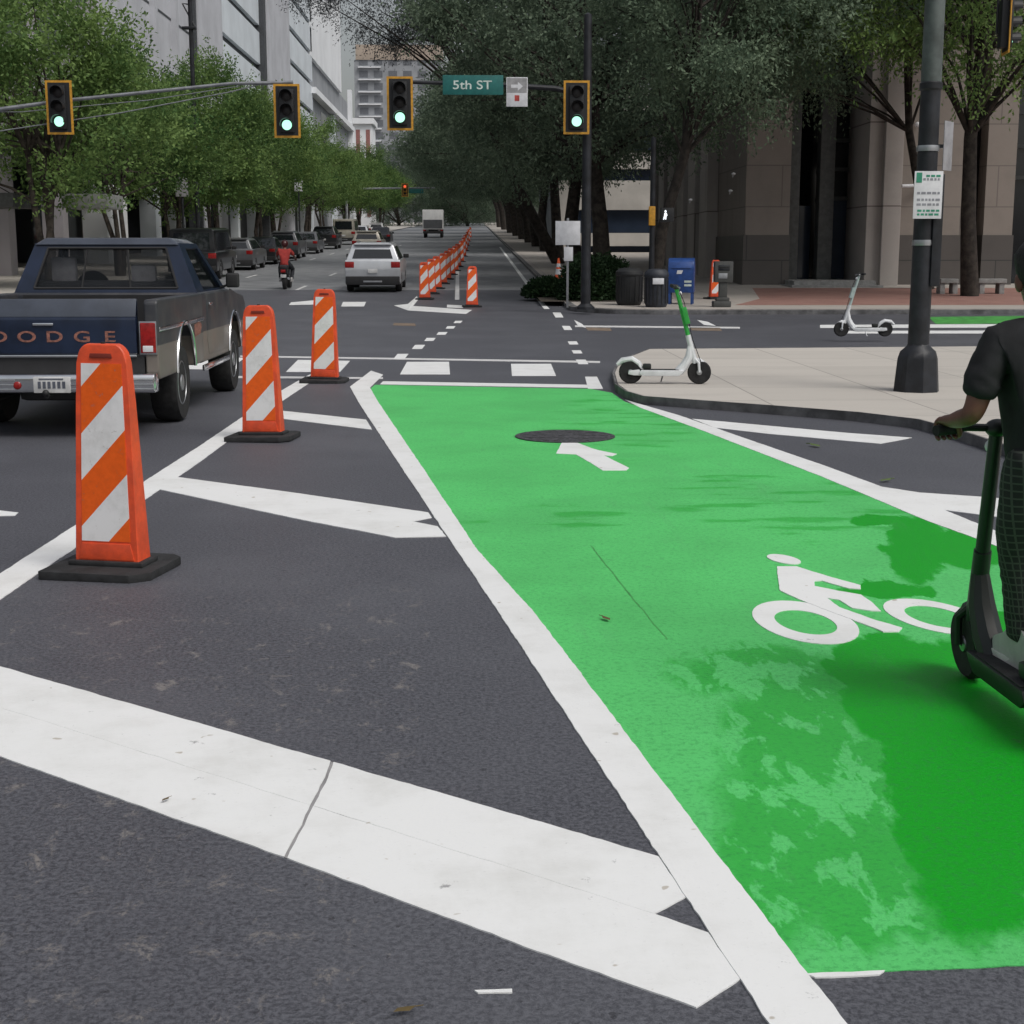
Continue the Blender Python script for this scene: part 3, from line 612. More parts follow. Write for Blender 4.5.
def make_pickup(loc, rz):
    t = empty('pickup_truck', loc, 'dark blue old pickup truck with tan lower sides waiting in the left lane', 'pickup truck', rz=rz)
    W = .99
    def arch(yc, r, zc, n=10): return [(yc+r*math.cos(PI-PI*k/n), zc+r*math.sin(PI-PI*k/n)*1.0) for k in range(n+1)]
    RW, FW, rr = 1.22, 4.35, .37
    ar = [(RW-.45,.50)]+[(y,z) for y,z in arch(RW,.45,.50)][1:-1]+[(RW+.45,.50)]
    bed = [(0.0,.58),(.02,.50)]+ar+[(2.2,.50),(2.2,1.16),(2.18,1.2),(.03,1.2),(0,1.17)]
    for s in (-1,1):
        b = MB()
        # body side with a shoulder crease: lower sheet, shoulder, upper sheet
        b.prism(bed, 'x', s*.87, s*W, .022, 3)
        b.build('bed_side', M['twotone'], t)
        b = MB(); b.prism([(0.03,.92),(2.2,.92),(2.2,.96),(0.03,.96)], 'x', s*W, s*(W+.012), .006); b.build('side_moulding', M['chrome'], t)
        b = MB(); b.tube([(s*(W+.004),RW+.455*math.cos(PI*k/16),.50+.455*math.sin(PI*k/16)) for k in range(17)], .016, 8); b.build('wheel_arch_trim', M['chrome'], t)
        b = MB(); b.box(s*.835-.0 if s>0 else -.97, .97 if s>0 else -.835, -.022, .02, .735, 1.0, .012, 3); tl = b.build('tail_light', M['tail'], t)
        b = MB(); b.box(s*.90-.045, s*.90+.045, -.027, -.015, .745, .80, .006); b.build('reverse_lens', M['sign_white'], tl)
        b = MB(); b.box(s*.902-.075, s*.902+.075, -.014, .0, .722, 1.012, .004); b.build('light_bezel', M['steel'], t)
    b = MB(); b.prism([(0,.72),(-.012,.74),(-.012,1.03),(.0,1.045),(.05,1.19),(.09,1.19),(.09,.72)], 'x', -.80, .80, .008, 2); tg = b.build('tailgate', M['blue'], t)
    b = MB(); b.hexa([(-.80,-.003,1.05),(.80,-.003,1.05),(.80,.06,1.05),(-.80,.06,1.05),(-.80,.046,1.205),(.80,.046,1.205),(.80,.10,1.205),(-.80,.10,1.205)], .008); b.build('top_rail', M['bluerail'], tg)
    b = MB(); b.prism([(-.09,.975),(.09,.975),(.09,1.0),(-.09,1.0)], 'y', -.03, -.01, .008); b.build('handle', M['chrome'], tg)
    b = MB(); b.box(-.80,.80,-.022,-.006,.70,.722,.005); b.build('trim_strip', M['chrome'], tg)
    for k, ch in enumerate('DODGE'): text_obj('letter', ch, .135, M['letter'], tg, (.09+(k-2)*.24,-.0135,.875), sx=1.55, bold=.002)
    # step bumper
    b = MB()
    b.prism([(-.16,.40),(-.19,.42),(-.19,.54),(-.17,.565),(.0,.565),(.0,.40)], 'x', -.98, .98, .015, 2); bp = b.build('rear_bumper', M['chrome'], t)
    b = MB()
    for z in (.435,.475,.515): b.box(-.97,-.22,-.200,-.186,z-.007,z+.007,.003); b.box(.22,.97,-.200,-.186,z-.007,z+.007,.003)
    b.build('bumper_rib', M['steel'], bp)
    b = MB(); b.box(-.06,.26,-.206,-.188,.405,.545,.01); pl = b.build('number_plate', M['plate'], bp)
    b = MB()
    for k in range(6): b.box(-.02+k*.042, .006+k*.042, -.209,-.2055,.445,.505)
    b.box(-.01,.2,-.209,-.2055,.52,.532); b.build('plate_print', M['glyph'], pl)
    b = MB(); b.ball((-.2,-.195,.47), .035, 12, (1,.4,1)); b.build('reflector', M['tail'], bp)
    b = MB(); b.tube([(0.06,-.1,.38),(.06,-.24,.38)], .02, 8); b.ball((.06,-.26,.41), .03, 10); b.build('tow_hitch', M['dark'], bp)
    b = MB(); b.box(-.84,.84,.02,2.2,.60,.66); b.box(-.80,.80,2.12,2.2,.6,1.18); b.box(-.86,.86,.0,.06,.5,.70); b.build('bed_floor', M['dark'], t)
    b = MB(); b.box(-.5,.5,.3,5.0,.36,.5,.02); b.tube([(-.8,RW,.37),(.8,RW,.37)], .05, 10); b.ball((0,RW,.37), .14, 12); b.tube([(-.45,-.02,.34),(-.45,2.0,.36)], .03, 8); b.box(-.3,.3,.15,.9,.30,.5,.06); b.build('chassis', M['dark'], t)
    # cab lower body and front
    af = [(FW-.43,.48)]+[(y,z) for y,z in arch(FW,.43,.50)][1:-1]+[(FW+.43,.48)]
    low = [(2.23,.48)]+af+[(5.25,.48),(5.28,.62),(5.26,1.0),(5.1,1.10),(4.1,1.17),(4.0,1.2),(2.23,1.2)]
    b = MB(); b.prism(low, 'x', -.965, .965, .03, 3); b.build('cab_body', M['twotone'], t)
    for s in (-1,1):
        b = MB(); b.prism([(2.62,.55),(3.84,.55),(3.9,.7),(3.9,1.18),(2.55,1.18),(2.55,.7)], 'x', s*.955, s*.972, .01); d = b.build('door', M['twotone'], t)
        b = MB(); b.box(*sorted((s*.97,s*.995)),2.62,2.78,1.06,1.09,.008); b.build('handle', M['chrome'], d)
        b = MB(); b.box(*sorted((s*1.0,s*1.15)),3.62,3.68,1.22,1.38,.025,3); b.tube([(s*.93,3.7,1.22),(s*1.02,3.68,1.25)], .015, 6); b.build('mirror', M['dark'], d)
        b = MB(); b.tube([(s*(.972),FW+.435*math.cos(PI*k/16),.50+.435*math.sin(PI*k/16)) for k in range(17)], .016, 8); b.build('wheel_arch_trim', M['chrome'], t)
        b = MB(); b.box(*sorted((s*.955,s*.985)),2.25,3.85,.40,.46,.01); b.build('sill_trim', M['chrome'], t)
        b = MB(); b.box(*sorted((s*.62,s*.90)),5.25,5.30,.78,.96,.02); b.build('headlight', M['sign_white'], t)
    b = MB(); b.box(-.6,.6,5.25,5.295,.72,.98,.01); b.build('grille', M['chrome'], t)
    b = MB(); b.box(-.97,.97,5.26,5.42,.46,.62,.03); b.build('front_bumper', M['chrome'], t)
    # greenhouse
    z0, z1 = 1.195, 1.70
    bl = [(-.93,2.26,z0),(.93,2.26,z0),(.93,4.02,z0),(-.93,4.02,z0)]; tp = [(-.73,2.42,z1),(.73,2.42,z1),(.73,3.40,z1),(-.73,3.40,z1)]
    b = MB(); quads = {}
    for k, nm, ins in ((0,'rear_window',(.10,.10,.10,.10)), (1,'side_window',(.24,.12,.10,.05)), (2,'windscreen',(.05,.05,.06,.06)), (3,'side_window',(.12,.24,.10,.05))):
        o = [bl[k], bl[(k+1)%4], tp[(k+1)%4], tp[k]]; i = ring_frame(o, *ins); frame_panel(b, o, i); quads[k] = (nm, i)
    bmesh.ops.remove_doubles(b.bm, verts=b.bm.verts, dist=.0005)
    bmesh.ops.recalc_face_normals(b.bm, faces=b.bm.faces)
    bmesh.ops.solidify(b.bm, geom=b.bm.faces[:], thickness=.04)
    b.build('cab_pillars', M['blue'], t)
    b = MB(); b.hexa([(-.745,2.38,z1-.02),(.745,2.38,z1-.02),(.745,3.44,z1-.02),(-.745,3.44,z1-.02),(-.64,2.47,z1+.055),(.64,2.47,z1+.055),(.64,3.30,z1+.05),(-.64,3.30,z1+.05)], .03, 3); b.build('roof', M['bluerail'], t)
    for k, (nm, i) in quads.items():
        ctr = sum((Vector(p) for p in ((-.0,3.1,1.45),)), Vector()); b = MB()
        nrm = (Vector(i[1])-Vector(i[0])).cross(Vector(i[3])-Vector(i[0])).normalized()
        if nrm.dot(ctr-Vector(i[0])) < 0: nrm = -nrm
        j = [Vector(p)+nrm*.015 for p in i]; e = [Vector(p)+nrm*.021 for p in i]
        b.hexa(j+e); b.build(nm, M['cabglass'], t)
        if k == 0:
            fr = MB()
            for u in (.33,.67):
                a = j[0]*(1-u)+j[1]*u; c_ = j[3]*(1-u)+j[2]*u
                fr.tube([a-nrm*.004, c_-nrm*.004], .010, 6)
            for q0, q1 in ((0,1),(1,2),(2,3),(3,0)): fr.tube([j[q0]-nrm*.012, j[q1]-nrm*.012], .014, 6)
            fr.build('window_seal', M['dark'], t)
    b = MB(); b.box(-.82,.82,2.5,2.7,.9,1.32,.06,3); st = b.build('bench_seat', M['seat'], t)
    b = MB(); b.box(-.62,-.36,2.52,2.62,1.30,1.56,.04); b.build('headrest', M['headrest'], st); b = MB(); b.box(.2,.46,2.52,2.62,1.28,1.48,.04); b.build('headrest', M['headrest'], st)
    b = MB(); b.lathe([(.19,-.012),(.19,.012)], ax='y', n=20); w_ = b.build('steering_wheel', M['dark'], t); w_.location = (-.42,3.45,1.22)
    b = MB(); b.box(-.9,.9,3.6,4.0,1.0,1.2,.05); b.build('dashboard', M['dark'], t)
    for y in (RW, FW):
        for s in (-1,1): wheel(t, s*.83, y, rr, .25, .58, M['steel'], s)
    # faded red emblem patch on the right bed side
    b = MB(); b.prism([(1.72,.78),(2.02,.80),(2.1,.88),(1.98,.92),(1.70,.90)], 'x', W, W+.004); b.build('side_decal', M['letter'], t)
    return t
pr = atY(161,402,12.85)
make_pickup((pr.x-.99, pr.y, 0), R(0.3))

def make_car(name, label, cat, loc, rz, L, Wd, H, paint, kind='suv', group=None, detail=False, front=False):
    """rear at y=0, nose at y=L; SUV, saloon or van body"""
    t = empty(name, loc, label, cat, group, rz); hw = Wd/2
    zb, zs = H*.17, H*{'suv': .66, 'saloon': .62, 'van': .55}[kind]; rr = H*.205
    RW, FW = L*.20, L*.80
    def arch(yc): return [(yc+rr*1.18*math.cos(PI-PI*k/8), rr*.8+rr*1.25*math.sin(PI-PI*k/8)) for k in range(9)]
    def side(): 
        pts = [(.03,zb+.06),(.10,zb)]+[(y,max(z,zb)) for y,z in arch(RW)]+[(y,max(z,zb)) for y,z in arch(FW)]+[(L-.08,zb),(L,zb+.12),(L-.02,zs*.78)]
        pts += [(L-.12,zs*.90),(L*.72,zs),(.0,zs),(-.03,zs*.72)] if kind != 'saloon' else [(L-.12,zs*.88),(L*.74,zs),(.12,zs*1.0),(.0,zs*.92),(-.02,zs*.7)]
        return pts
    b = MB(); b.prism(side(), 'x', -hw, hw, .045, 3); b.build('body', paint, t)
    prof = {'suv': (.02,.26,L*.52,L*.72), 'saloon': (L*.17,L*.30,L*.55,L*.74), 'van': (.01,.10,L*.76,L*.90)}[kind]
    y0,y1,y2,y3 = prof; tw = hw*{'suv': .74, 'saloon': .76, 'van': .9}[kind]
    bl = [(-hw*.96,y0,zs-.02),(hw*.96,y0,zs-.02),(hw*.96,y3,zs-.02),(-hw*.96,y3,zs-.02)]; tp = [(-tw,y1,H-.05),(tw,y1,H-.05),(tw,y2,H-.05),(-tw,y2,H-.05)]
    b = MB(); b.hexa(bl+tp, .04, 3); b.build('cabin', paint, t)
    b = MB(); b.hexa([(-tw*.98,y1-.02,H-.07),(tw*.98,y1-.02,H-.07),(tw*.98,y2,H-.07),(-tw*.98,y2,H-.07),(-tw*.86,y1+.08,H),(tw*.86,y1+.08,H),(tw*.86,y2-.1,H),(-tw*.86,y2-.1,H)], .02, 2); b.build('roof', paint, t)
    for k, nm, ins in ((0,'rear_window',(.11,.11,.30 if kind == 'suv' else .14,.12)), (1,'side_window',(.12,.12,.14,.06)), (2,'windscreen',(.06,.06,.08,.06)), (3,'side_window',(.12,.12,.14,.06))):
        o = [bl[k], bl[(k+1)%4], tp[(k+1)%4], tp[k]]; i = ring_frame(o, *ins)
        nrm = (Vector(i[1])-Vector(i[0])).cross(Vector(i[3])-Vector(i[0])).normalized()
        if nrm.dot(Vector((0,L/2,zs))-Vector(i[0])) > 0: nrm = -nrm
        b = MB(); b.hexa([p-nrm*.02 for p in i]+[p+nrm*.006 for p in i]); b.build(nm, M['glass'], t)
    for s in (-1,1):
        b = MB(); b.box(*sorted((s*hw*.66,s*hw*.99)), -.04, .16, zs*.76, zs*.95, .03, 2); b.build('tail_light', M['tail'], t)
        b = MB(); b.box(*sorted((s*hw*.60,s*hw*.94)), L-.16, L-.01, zs*.68, zs*.84, .03, 2); b.build('headlight', M['sign_white'], t)
        b = MB(); b.box(*sorted((s*hw*.97,s*(hw+.17))), y3-.55, y3-.42, zs+.0, zs+.14, .03, 2); b.build('mirror', M['dark'], t)
        for y in (RW, FW): wheel(t, s*(hw-.11), y, rr, .21, .62, M['steel'], s)
    b = MB(); b.box(-hw*.97,hw*.97,-.07,.10,zb-.02,zs*.50,.03,2); bp = b.build('rear_bumper', M['dark'], t)
    b = MB(); b.box(-.32,.32,-.085,-.06,zb+.06,zb+.12,.01); b.build('bumper_trim', M['steel'], bp)
    b = MB(); b.box(-.16,.16,-.05,-.02,zs*.60,zs*.72,.005); b.build('number_plate', M['plate'], t)
    b = MB(); b.box(-hw*.6,hw*.6,L-.08,L+.015,zs*.40,zs*.64,.02); b.build('grille', M['dark'], t)
    b = MB(); b.box(-hw*.8,hw*.8,.3,L-.3,zb-.05,zb+.1,.02); b.build('underbody', M['dark'], t)
    if kind == 'suv':
        b = MB()
        for s in (-1,1): b.tube([(s*tw*.8,y1+.15,H+.02),(s*tw*.8,y2-.1,H+.02)], .018, 6)
        b.build('roof_rail', M['steel'], t)
        b = MB(); b.box(-tw*.9,tw*.9,y1-.12,y1+.05,H-.06,H-.02,.01); b.build('rear_spoiler', paint, t)
    return t
p = at(373,292.5); make_car('silver_suv', 'silver SUV with dark lower bumper driving away up the street', 'SUV', p, 0, 4.5, 1.9, 1.66, M['silver'])
# parked and distant vehicles
def car_at(px, py, *a, **k):
    p = at(px, py); return p
veh = [('parked_van','black van parked at the left kerb behind the motorcyclist','van',-11.45,60,5.0,2.0,2.05,'blackcar','van',0),
       ('parked_car','dark grey car parked at the left kerb ahead of the black van','car',-11.4,70,4.6,1.85,1.5,'greycar','suv',0),
       ('parked_car','black saloon third along the left kerb','car',-11.4,78,4.6,1.8,1.42,'blackcar','saloon',0),
       ('parked_car','grey tall car parked fourth along the left kerb','car',-11.4,88,4.6,1.85,1.6,'greycar','suv',0),
       ('parked_car','dark grey saloon parked fifth along the left kerb','car',-11.4,99,4.6,1.8,1.45,'greycar','saloon',0),
       ('parked_car','black SUV parked sixth along the left kerb','car',-11.4,112,4.7,1.9,1.7,'blackcar','suv',0),
       ('parked_van','beige van parked at the left kerb well up the street','van',-11.3,128,5.2,2.0,2.2,'tancar','van',0),
       ('parked_car','silver car parked at the left kerb beyond the beige van','car',-11.4,146,4.6,1.85,1.5,'silver','saloon',0),
       ('moving_car','beige car driving up the middle lane far beyond the silver SUV','car',-6.7,92,4.6,1.85,1.6,'tancar','suv',0),
       ('moving_car','distant black car in the left lane up the hill','car',-8.2,128,4.6,1.85,1.5,'blackcar','saloon',0),
       ('parked_car','white car parked at the top of the left kerb','car',-11.4,172,4.6,1.85,1.6,'whitecar','suv',0)]
for nm, lb, ct, x, y, L, Wd, H, pm, kd, rz in veh:
    make_car(nm, lb, ct, (x, y, zt(y)), rz, L, Wd, H, M[pm], kd, 'cars on the far street' if ct == 'car' else 'vans parked along the left kerb')
    t = scene.objects[-1]
for o in COL.objects:                          # cars on the hill sit along its slope
    if o.parent is None and o.get('category') in ('car','van','SUV'): o.rotation_euler.x = math.atan(SL)
# box truck
def make_box_truck(loc):
    t = empty('box_truck', loc, 'white box truck far up the middle of the street', 'truck')
    t.rotation_euler.x = math.atan(SL)
    b = MB(); b.box(-1.15,1.15,0,4.6,.95,3.1,.04); b.build('cargo_box', M['whitecar'], t)
    b = MB(); b.box(-1.05,1.05,-.02,.01,1.05,2.0); b.build('rear_door', M['greycar'], t)
    b = MB(); b.hexa([(-1,4.65,.6),(1,4.65,.6),(1,6.2,.6),(-1,6.2,.6),(-.9,4.65,2.3),(.9,4.65,2.3),(.9,5.5,2.3),(-.9,5.5,2.3)], .05); b.build('cab', M['whitecar'], t)
    b = MB(); b.box(-1.1,1.1,-.12,.05,.5,.75,.02); b.build('bumper', M['dark'], t)
    b = MB(); b.box(-.5,.5,.1,6,.5,.95); b.build('chassis', M['dark'], t)
    for s in (-1,1):
        b = MB(); b.box(*sorted((s*.85,s*1.1)),-.05,.02,.78,.92,.01); b.build('tail_light', M['tail'], t)
        for y in (1.2,5.2): wheel(t, s*.92, y, .45, .28, .58, M['steel'], s)
p = at(433,238); make_box_truck(p)

# ------------------------------------------------------------------ people
def skin_mesh(verts, edges, rad, sub=2, root=0):
    me = bpy.data.meshes.new('figure'); me.from_pydata(verts, edges, []); o = bpy.data.objects.new('figure', me); COL.objects.link(o)
    o.modifiers.new('s', 'SKIN'); sv = me.skin_vertices[0].data
    for i, r in enumerate(rad):
        sv[i].radius = (r, r) if not isinstance(r, tuple) else r
        sv[i].use_root = (i == root)
    m = o.modifiers.new('u', 'SUBSURF'); m.levels = m.render_levels = sub
    dg = bpy.context.evaluated_depsgraph_get(); dg.update()
    out = bpy.data.meshes.new_from_object(o.evaluated_get(dg)); bpy.data.objects.remove(o)
    return out
class Fig:
    def __init__(s): s.v, s.e, s.r, s.n = [], [], [], {}
    def add(s, name, p, r, par=None):
        s.n[name] = len(s.v); s.v.append(tuple(p)); s.r.append(r)
        if par is not None: s.e.append((s.n[par], s.n[name]))
    def chain(s, par, pts):
        for nm, p, r in pts: s.add(nm, p, r, par); par = nm
    def mesh(s, sub=2): return skin_mesh(s.v, s.e, s.r, sub)
def lerp(a, b, t): return Vector(a)*(1-t)+Vector(b)*t
def hand(fig, side, wrist, grip, axis, fwd):
    """hand whose fingers close round a bar through grip along axis; palm comes over the bar"""
    wrist, grip, axis, fwd = Vector(wrist), Vector(grip), Vector(axis).normalized(), Vector(fwd).normalized()
    up = Vector((0,0,1)); pr = lerp(wrist, grip+up*.035, .55)
    fig.add(side+'palm', pr, (.034,.022), side+'wrist')
    fig.add(side+'knuckle', grip+up*.036, (.036,.018), side+'palm')
    for k, (o, l) in enumerate(((-.030,.9),(-.010,1.0),(.010,.96),(.030,.8))):
        a = grip+axis*o
        fig.chain(side+'knuckle', [(f'{side}f{k}a', a+up*.028+fwd*.024*l, .0095), (f'{side}f{k}b', a-up*.006+fwd*.033*l, .009), (f'{side}f{k}c', a-up*.030+fwd*.012*l, .008), (f'{side}f{k}d', a-up*.030-fwd*.008, .007)])
    tb = pr-axis*.03
    fig.chain(side+'palm', [(side+'t1', tb-up*.012, .011), (side+'t2', grip-axis*.042-up*.018-fwd*.012, .0095), (side+'t3', grip-axis*.040-up*.030+fwd*.010, .008)])

def build_rider(t, J, hair=True, clothes=('shirt','plaid'), shirt_len=0, skinm='skin'):
    """J: joint table in t's local space"""
    f = Fig()
    f.add('pelvis', J['pelvis'], (.125,.105)); f.chain('pelvis', [('waist', J['waist'], (.118,.092)), ('chest', J['chest'], (.145,.105)), ('neckb', J['neckb'], (.075,.065)), ('neck', J['neck'], .052), ('jaw', J['jaw'], (.062,.075)), ('head', J['head'], (.076,.094)), ('crown', J['crown'], (.066,.08))])
    for s in 'lr':
        f.chain('chest', [(s+'sh', J[s+'sh'], .056), (s+'ua', lerp(J[s+'sh'], J[s+'el'], .5), .047), (s+'el', J[s+'el'], .038), (s+'fa', lerp(J[s+'el'], J[s+'wrist'], .4), .036), (s+'wrist', J[s+'wrist'], .026)])
        hand(f, s, J[s+'wrist'], J[s+'grip'], J['bar'] if s == 'r' else -Vector(J['bar']), J['fwd'])
        f.chain('pelvis', [(s+'hip', J[s+'hip'], .085), (s+'th', lerp(J[s+'hip'], J[s+'kn'], .5), .074), (s+'kn', J[s+'kn'], .055), (s+'ca', lerp(J[s+'kn'], J[s+'an'], .35), .052), (s+'an', J[s+'an'], .034), (s+'ft', J[s+'toe'], .034)])
    body = link('body', f.mesh(), M[skinm], t, 0)
    for q in body.data.polygons: q.use_smooth = True
    # shirt
    g = Fig(); hem = lerp(J['pelvis'], J['waist'], shirt_len)
    g.add('hem', hem-Vector((0,0,.15)), (.178,.150)); g.chain('hem', [('mid', lerp(hem, J['waist'], .1), (.178,.148)), ('waist', J['waist'], (.165,.130)), ('chest', J['chest'], (.180,.135)), ('top', lerp(J['chest'], J['neckb'], .75), (.105,.085))])
    for s in 'lr': g.chain('chest', [(s+'sh', J[s+'sh'], .083), (s+'m', lerp(J[s+'sh'], J[s+'el'], .45), .078), (s+'e', lerp(J[s+'sh'], J[s+'el'], .82), .074)])
    sh = link('shirt', g.mesh(3), M[clothes[0]], t, 0)
    g = Fig(); g.add('pelvis', J['pelvis'], (.168,.138)); g.add('top', lerp(J['pelvis'], J['waist'], .9), (.145,.118), 'pelvis')
    for s in 'lr': g.chain('pelvis', [(s+'hip', J[s+'hip'], .122), (s+'th', lerp(J[s+'hip'], J[s+'kn'], .5), .108), (s+'kn', J[s+'kn'], .088), (s+'ca', lerp(J[s+'kn'], J[s+'an'], .5), .072), (s+'an', lerp(J[s+'kn'], J[s+'an'], .97), .062)])
    tr = link('trousers', g.mesh(3), M[clothes[1]], t, 0)
    for o in (sh, tr):
        for q in o.data.polygons: q.use_smooth = True
        tx = bpy.data.meshes  # folds
        for v in o.data.vertices:
            n = mnoise.noise(Vector((v.co.x*9, v.co.y*9, v.co.z*5)))
            w_ = mnoise.noise(Vector((v.co.x*14+3, v.co.y*14, v.co.z*22+v.co.x*18)))
            v.co += v.normal*(n*.012+(.5-abs(w_))*.010-.005)
    for s in 'lr':
        a, b_ = Vector(J[s+'an']), Vector(J[s+'toe']); d = (b_-a); d.z = 0; d.normalize(); sd = Vector((d.y,-d.x,0))
        zb_ = J['deck']; b = MB()
        def sect(y, w, h): 
            c = Vector((a.x,a.y,0))+d*y; return [c-sd*w+Vector((0,0,zb_)), c+sd*w+Vector((0,0,zb_)), c+sd*w*.75+Vector((0,0,zb_+h)), c-sd*w*.75+Vector((0,0,zb_+h))]
        secs = [sect(-.085,.036,.10), sect(-.05,.042,.15), sect(.02,.043,.15), sect(.08,.046,.10), sect(.14,.048,.075), sect(.175,.042,.06), sect(.20,.024,.04)]
        rows = [[b.bm.verts.new(p) for p in q] for q in secs]
        for r0, r1 in zip(rows, rows[1:]):
            for k in range(4): b.bm.faces.new((r0[k], r0[(k+1)%4], r1[(k+1)%4], r1[k]))
        b.bm.faces.new(rows[0]); b.bm.faces.new(rows[-1][::-1])
        bmesh.ops.subdivide_edges(b.bm, edges=b.bm.edges[:], cuts=1, smooth=.6, use_grid_fill=True)
        so = b.build('shoe', M['shoe'], t, 60)
        b = MB(); b.prism([tuple((Vector((a.x,a.y,0))+d*y+sd*w)[:2]) for y, w in ((-.08,-.034),(.0,-.04),(.11,-.05),(.18,-.044),(.2,0),(.18,.044),(.11,.05),(0,.04),(-.08,.034))], 'z', zb_+.001, zb_+.022, .004); b.build('sole', M['sole'], so)
    # face: nose, ears, eyes, mouth
    hd = Vector(J['head']); fw = Vector(J['fwd']).normalized(); fw.z = 0; fw.normalize(); sd = Vector((fw.y,-fw.x,0))
    b = MB(); b.ball(hd+fw*.094+Vector((0,0,-.03)), .017, 10, (1,1,1.3)); b.build('nose', M[skinm], t, 80)
    b = MB(); b.ball(hd+fw*.088+Vector((0,0,-.072)), .016, 10, (1.3,1,.5)); b.build('mouth', M[skinm], t, 80)
    for s in (-1,1):
        b = MB(); b.ball(hd+sd*s*.078+Vector((0,0,-.025)), .028, 10, (.5,.8,1.2)); b.build('ear', M[skinm], t, 80)
        b = MB(); b.ball(hd+fw*.082+sd*s*.032, .012, 10); b.build('eye', M['sign_white'], t, 80)
    if hair:
        b = MB(); b.ball(hd-fw*.018+Vector((0,0,.028)), .104, 20, (.90,1.0,.98))
        for v in b.bm.verts:
            n = mnoise.noise(v.co*22); v.co += (v.co-hd).normalized()*n*.009
            if (v.co-hd).dot(fw) > .055 and v.co.z < hd.z+.05: v.co -= fw*.05
        b.ball(hd-fw*.105+Vector((0,0,-.02)), .045, 12, (1,1,1))
        b.build('hair', M['hair'], t, 80)
    return body

# ------------------------------------------------------------------ e-scooters
def make_scooter(name, label, loc, rz, body, stem_low, stem_up, group='kick scooters', lean=0, sh=.86, stand=True, box=True):
    """front axle above origin, heading +y"""
    t = empty(name, loc, label, 'scooter', group, rz); r = .138
    def wh(y, nm):
        b = MB(); b.lathe([(r*.62,-.028),(r*.9,-.032),(r,-.015),(r,.015),(r*.9,.032),(r*.62,.028)], ax='x', n=28); w = b.build(nm, M['tyre'], t); w.location = (0,y,r)
        b = MB(); b.lathe([(r*.64,-.022),(r*.6,-.026),(r*.56,-.012),(r*.25,-.014),(r*.22,-.034),(.01,-.036),(.01,.036),(r*.22,.034),(r*.25,.014),(r*.56,.012),(r*.6,.026),(r*.64,.022)], ax='x', n=24); b.build('rim', M['steel'], w)
        return w
    wh(0,'front_wheel'); wh(-.80,'rear_wheel')
    b = MB(); b.prism([(-.20,.125),(-.17,.165),(-.68,.165),(-.70,.125),(-.66,.095),(-.24,.095)], 'x', -.085, .085, .012, 2); d = b.build('deck', body, t)
    b = MB(); b.box(-.075,.075,-.65,-.24,.164,.170,.002); b.build('grip_mat', M['rubber'], d)
    b = MB(); b.prism([(-.66,.10),(-.70,.17),(-.82,.155),(-.83,.115),(-.76,.10)], 'x', -.060, -.038, .006); b.prism([(-.66,.10),(-.70,.17),(-.82,.155),(-.83,.115),(-.76,.10)], 'x', .038, .060, .006)
    b.tube([(0,-.68,.17),(0,-.71,.235),(0,-.79,.285),(0,-.90,.27),(0,-.96,.22)], [.03,.038,.038,.034,.022], 8); b.build('rear_fender', body, t)
    b = MB(); b.box(-.05,.05,-.66,-.56,.17,.235,.02); b.build('rear_guard', M['scooter_black'], t)
    # fork and stem lean back
    def S(u): return Vector((0,-.055-.235*u,.26+sh*u))
    b = MB()
    for s in (-1,1): b.tube([(s*.048,0,r),(s*.048,-.01,.25),(s*.02,-.05,.29)], [.014,.017,.016], 8)
    b.tube([(0,.07,.235),(0,.0,.268),(0,-.07,.262)], [.02,.036,.03], 8); b.build('fork', stem_low, t)
    b = MB(); b.tube([S(-.02), S(.36)], [.036,.032], 14); b.tube([(0,-.24,.14),(0,-.17,.22),(0,-.12,.32),(0,-.11,.46)], [.058,.056,.05,.03], 10); b.build('neck', stem_low, t)
    b = MB(); b.tube([S(.34), S(.98)], [.027,.024], 12); st = b.build('stem', stem_up, t)
    if box: b = MB(); b.box(-.045,.045,-.03,.03,-.10,.10,.012); q = b.build('battery_box', stem_up, st); q.location = S(.62)+Vector((0,.03,0)); q.rotation_euler = (math.atan(.235/sh),0,0)
    h = S(1.0); b = MB(); b.tube([h+Vector((-.23,-.05,.015)), h+Vector((-.11,-.005,.012)), h, h+Vector((.11,-.005,.012)), h+Vector((.23,-.05,.015))], .014, 10); b.ball(h, .036, 12, (1.2,1,.9)); hb = b.build('handlebar', M['scooter_black'], t)
    for s in (-1,1):
        b = MB(); b.tube([h+Vector((s*.135,-.016,.0125)), h+Vector((s*.235,-.052,.0155))], .019, 12); b.build('grip', M['rubber'], hb)
        b = MB(); b.tube([h+Vector((s*.10,.0,.01)), h+Vector((s*.13,.045,-.005)), h+Vector((s*.20,.03,-.015))], .006, 6); b.build('brake_lever', M['steel'], hb)
    b = MB(); b.ball(h+Vector((0,.045,-.07)), .026, 10); b.build('headlight', M['sign_white'], t)
    b = MB(); b.tube([h+Vector((.03,.02,0)), S(.8)+Vector((.03,.05,0)), S(.3)+Vector((.02,.04,0)), Vector((.05,.03,.22))], .005, 6); b.build('brake_cable', M['rubber'], t)
    if stand: b = MB(); b.tube([(-.08,-.42,.10),(-.16,-.44,.012)], .010, 6); b.build('kickstand', M['steel'], t)
    if lean: t.rotation_euler.y = lean
    return t
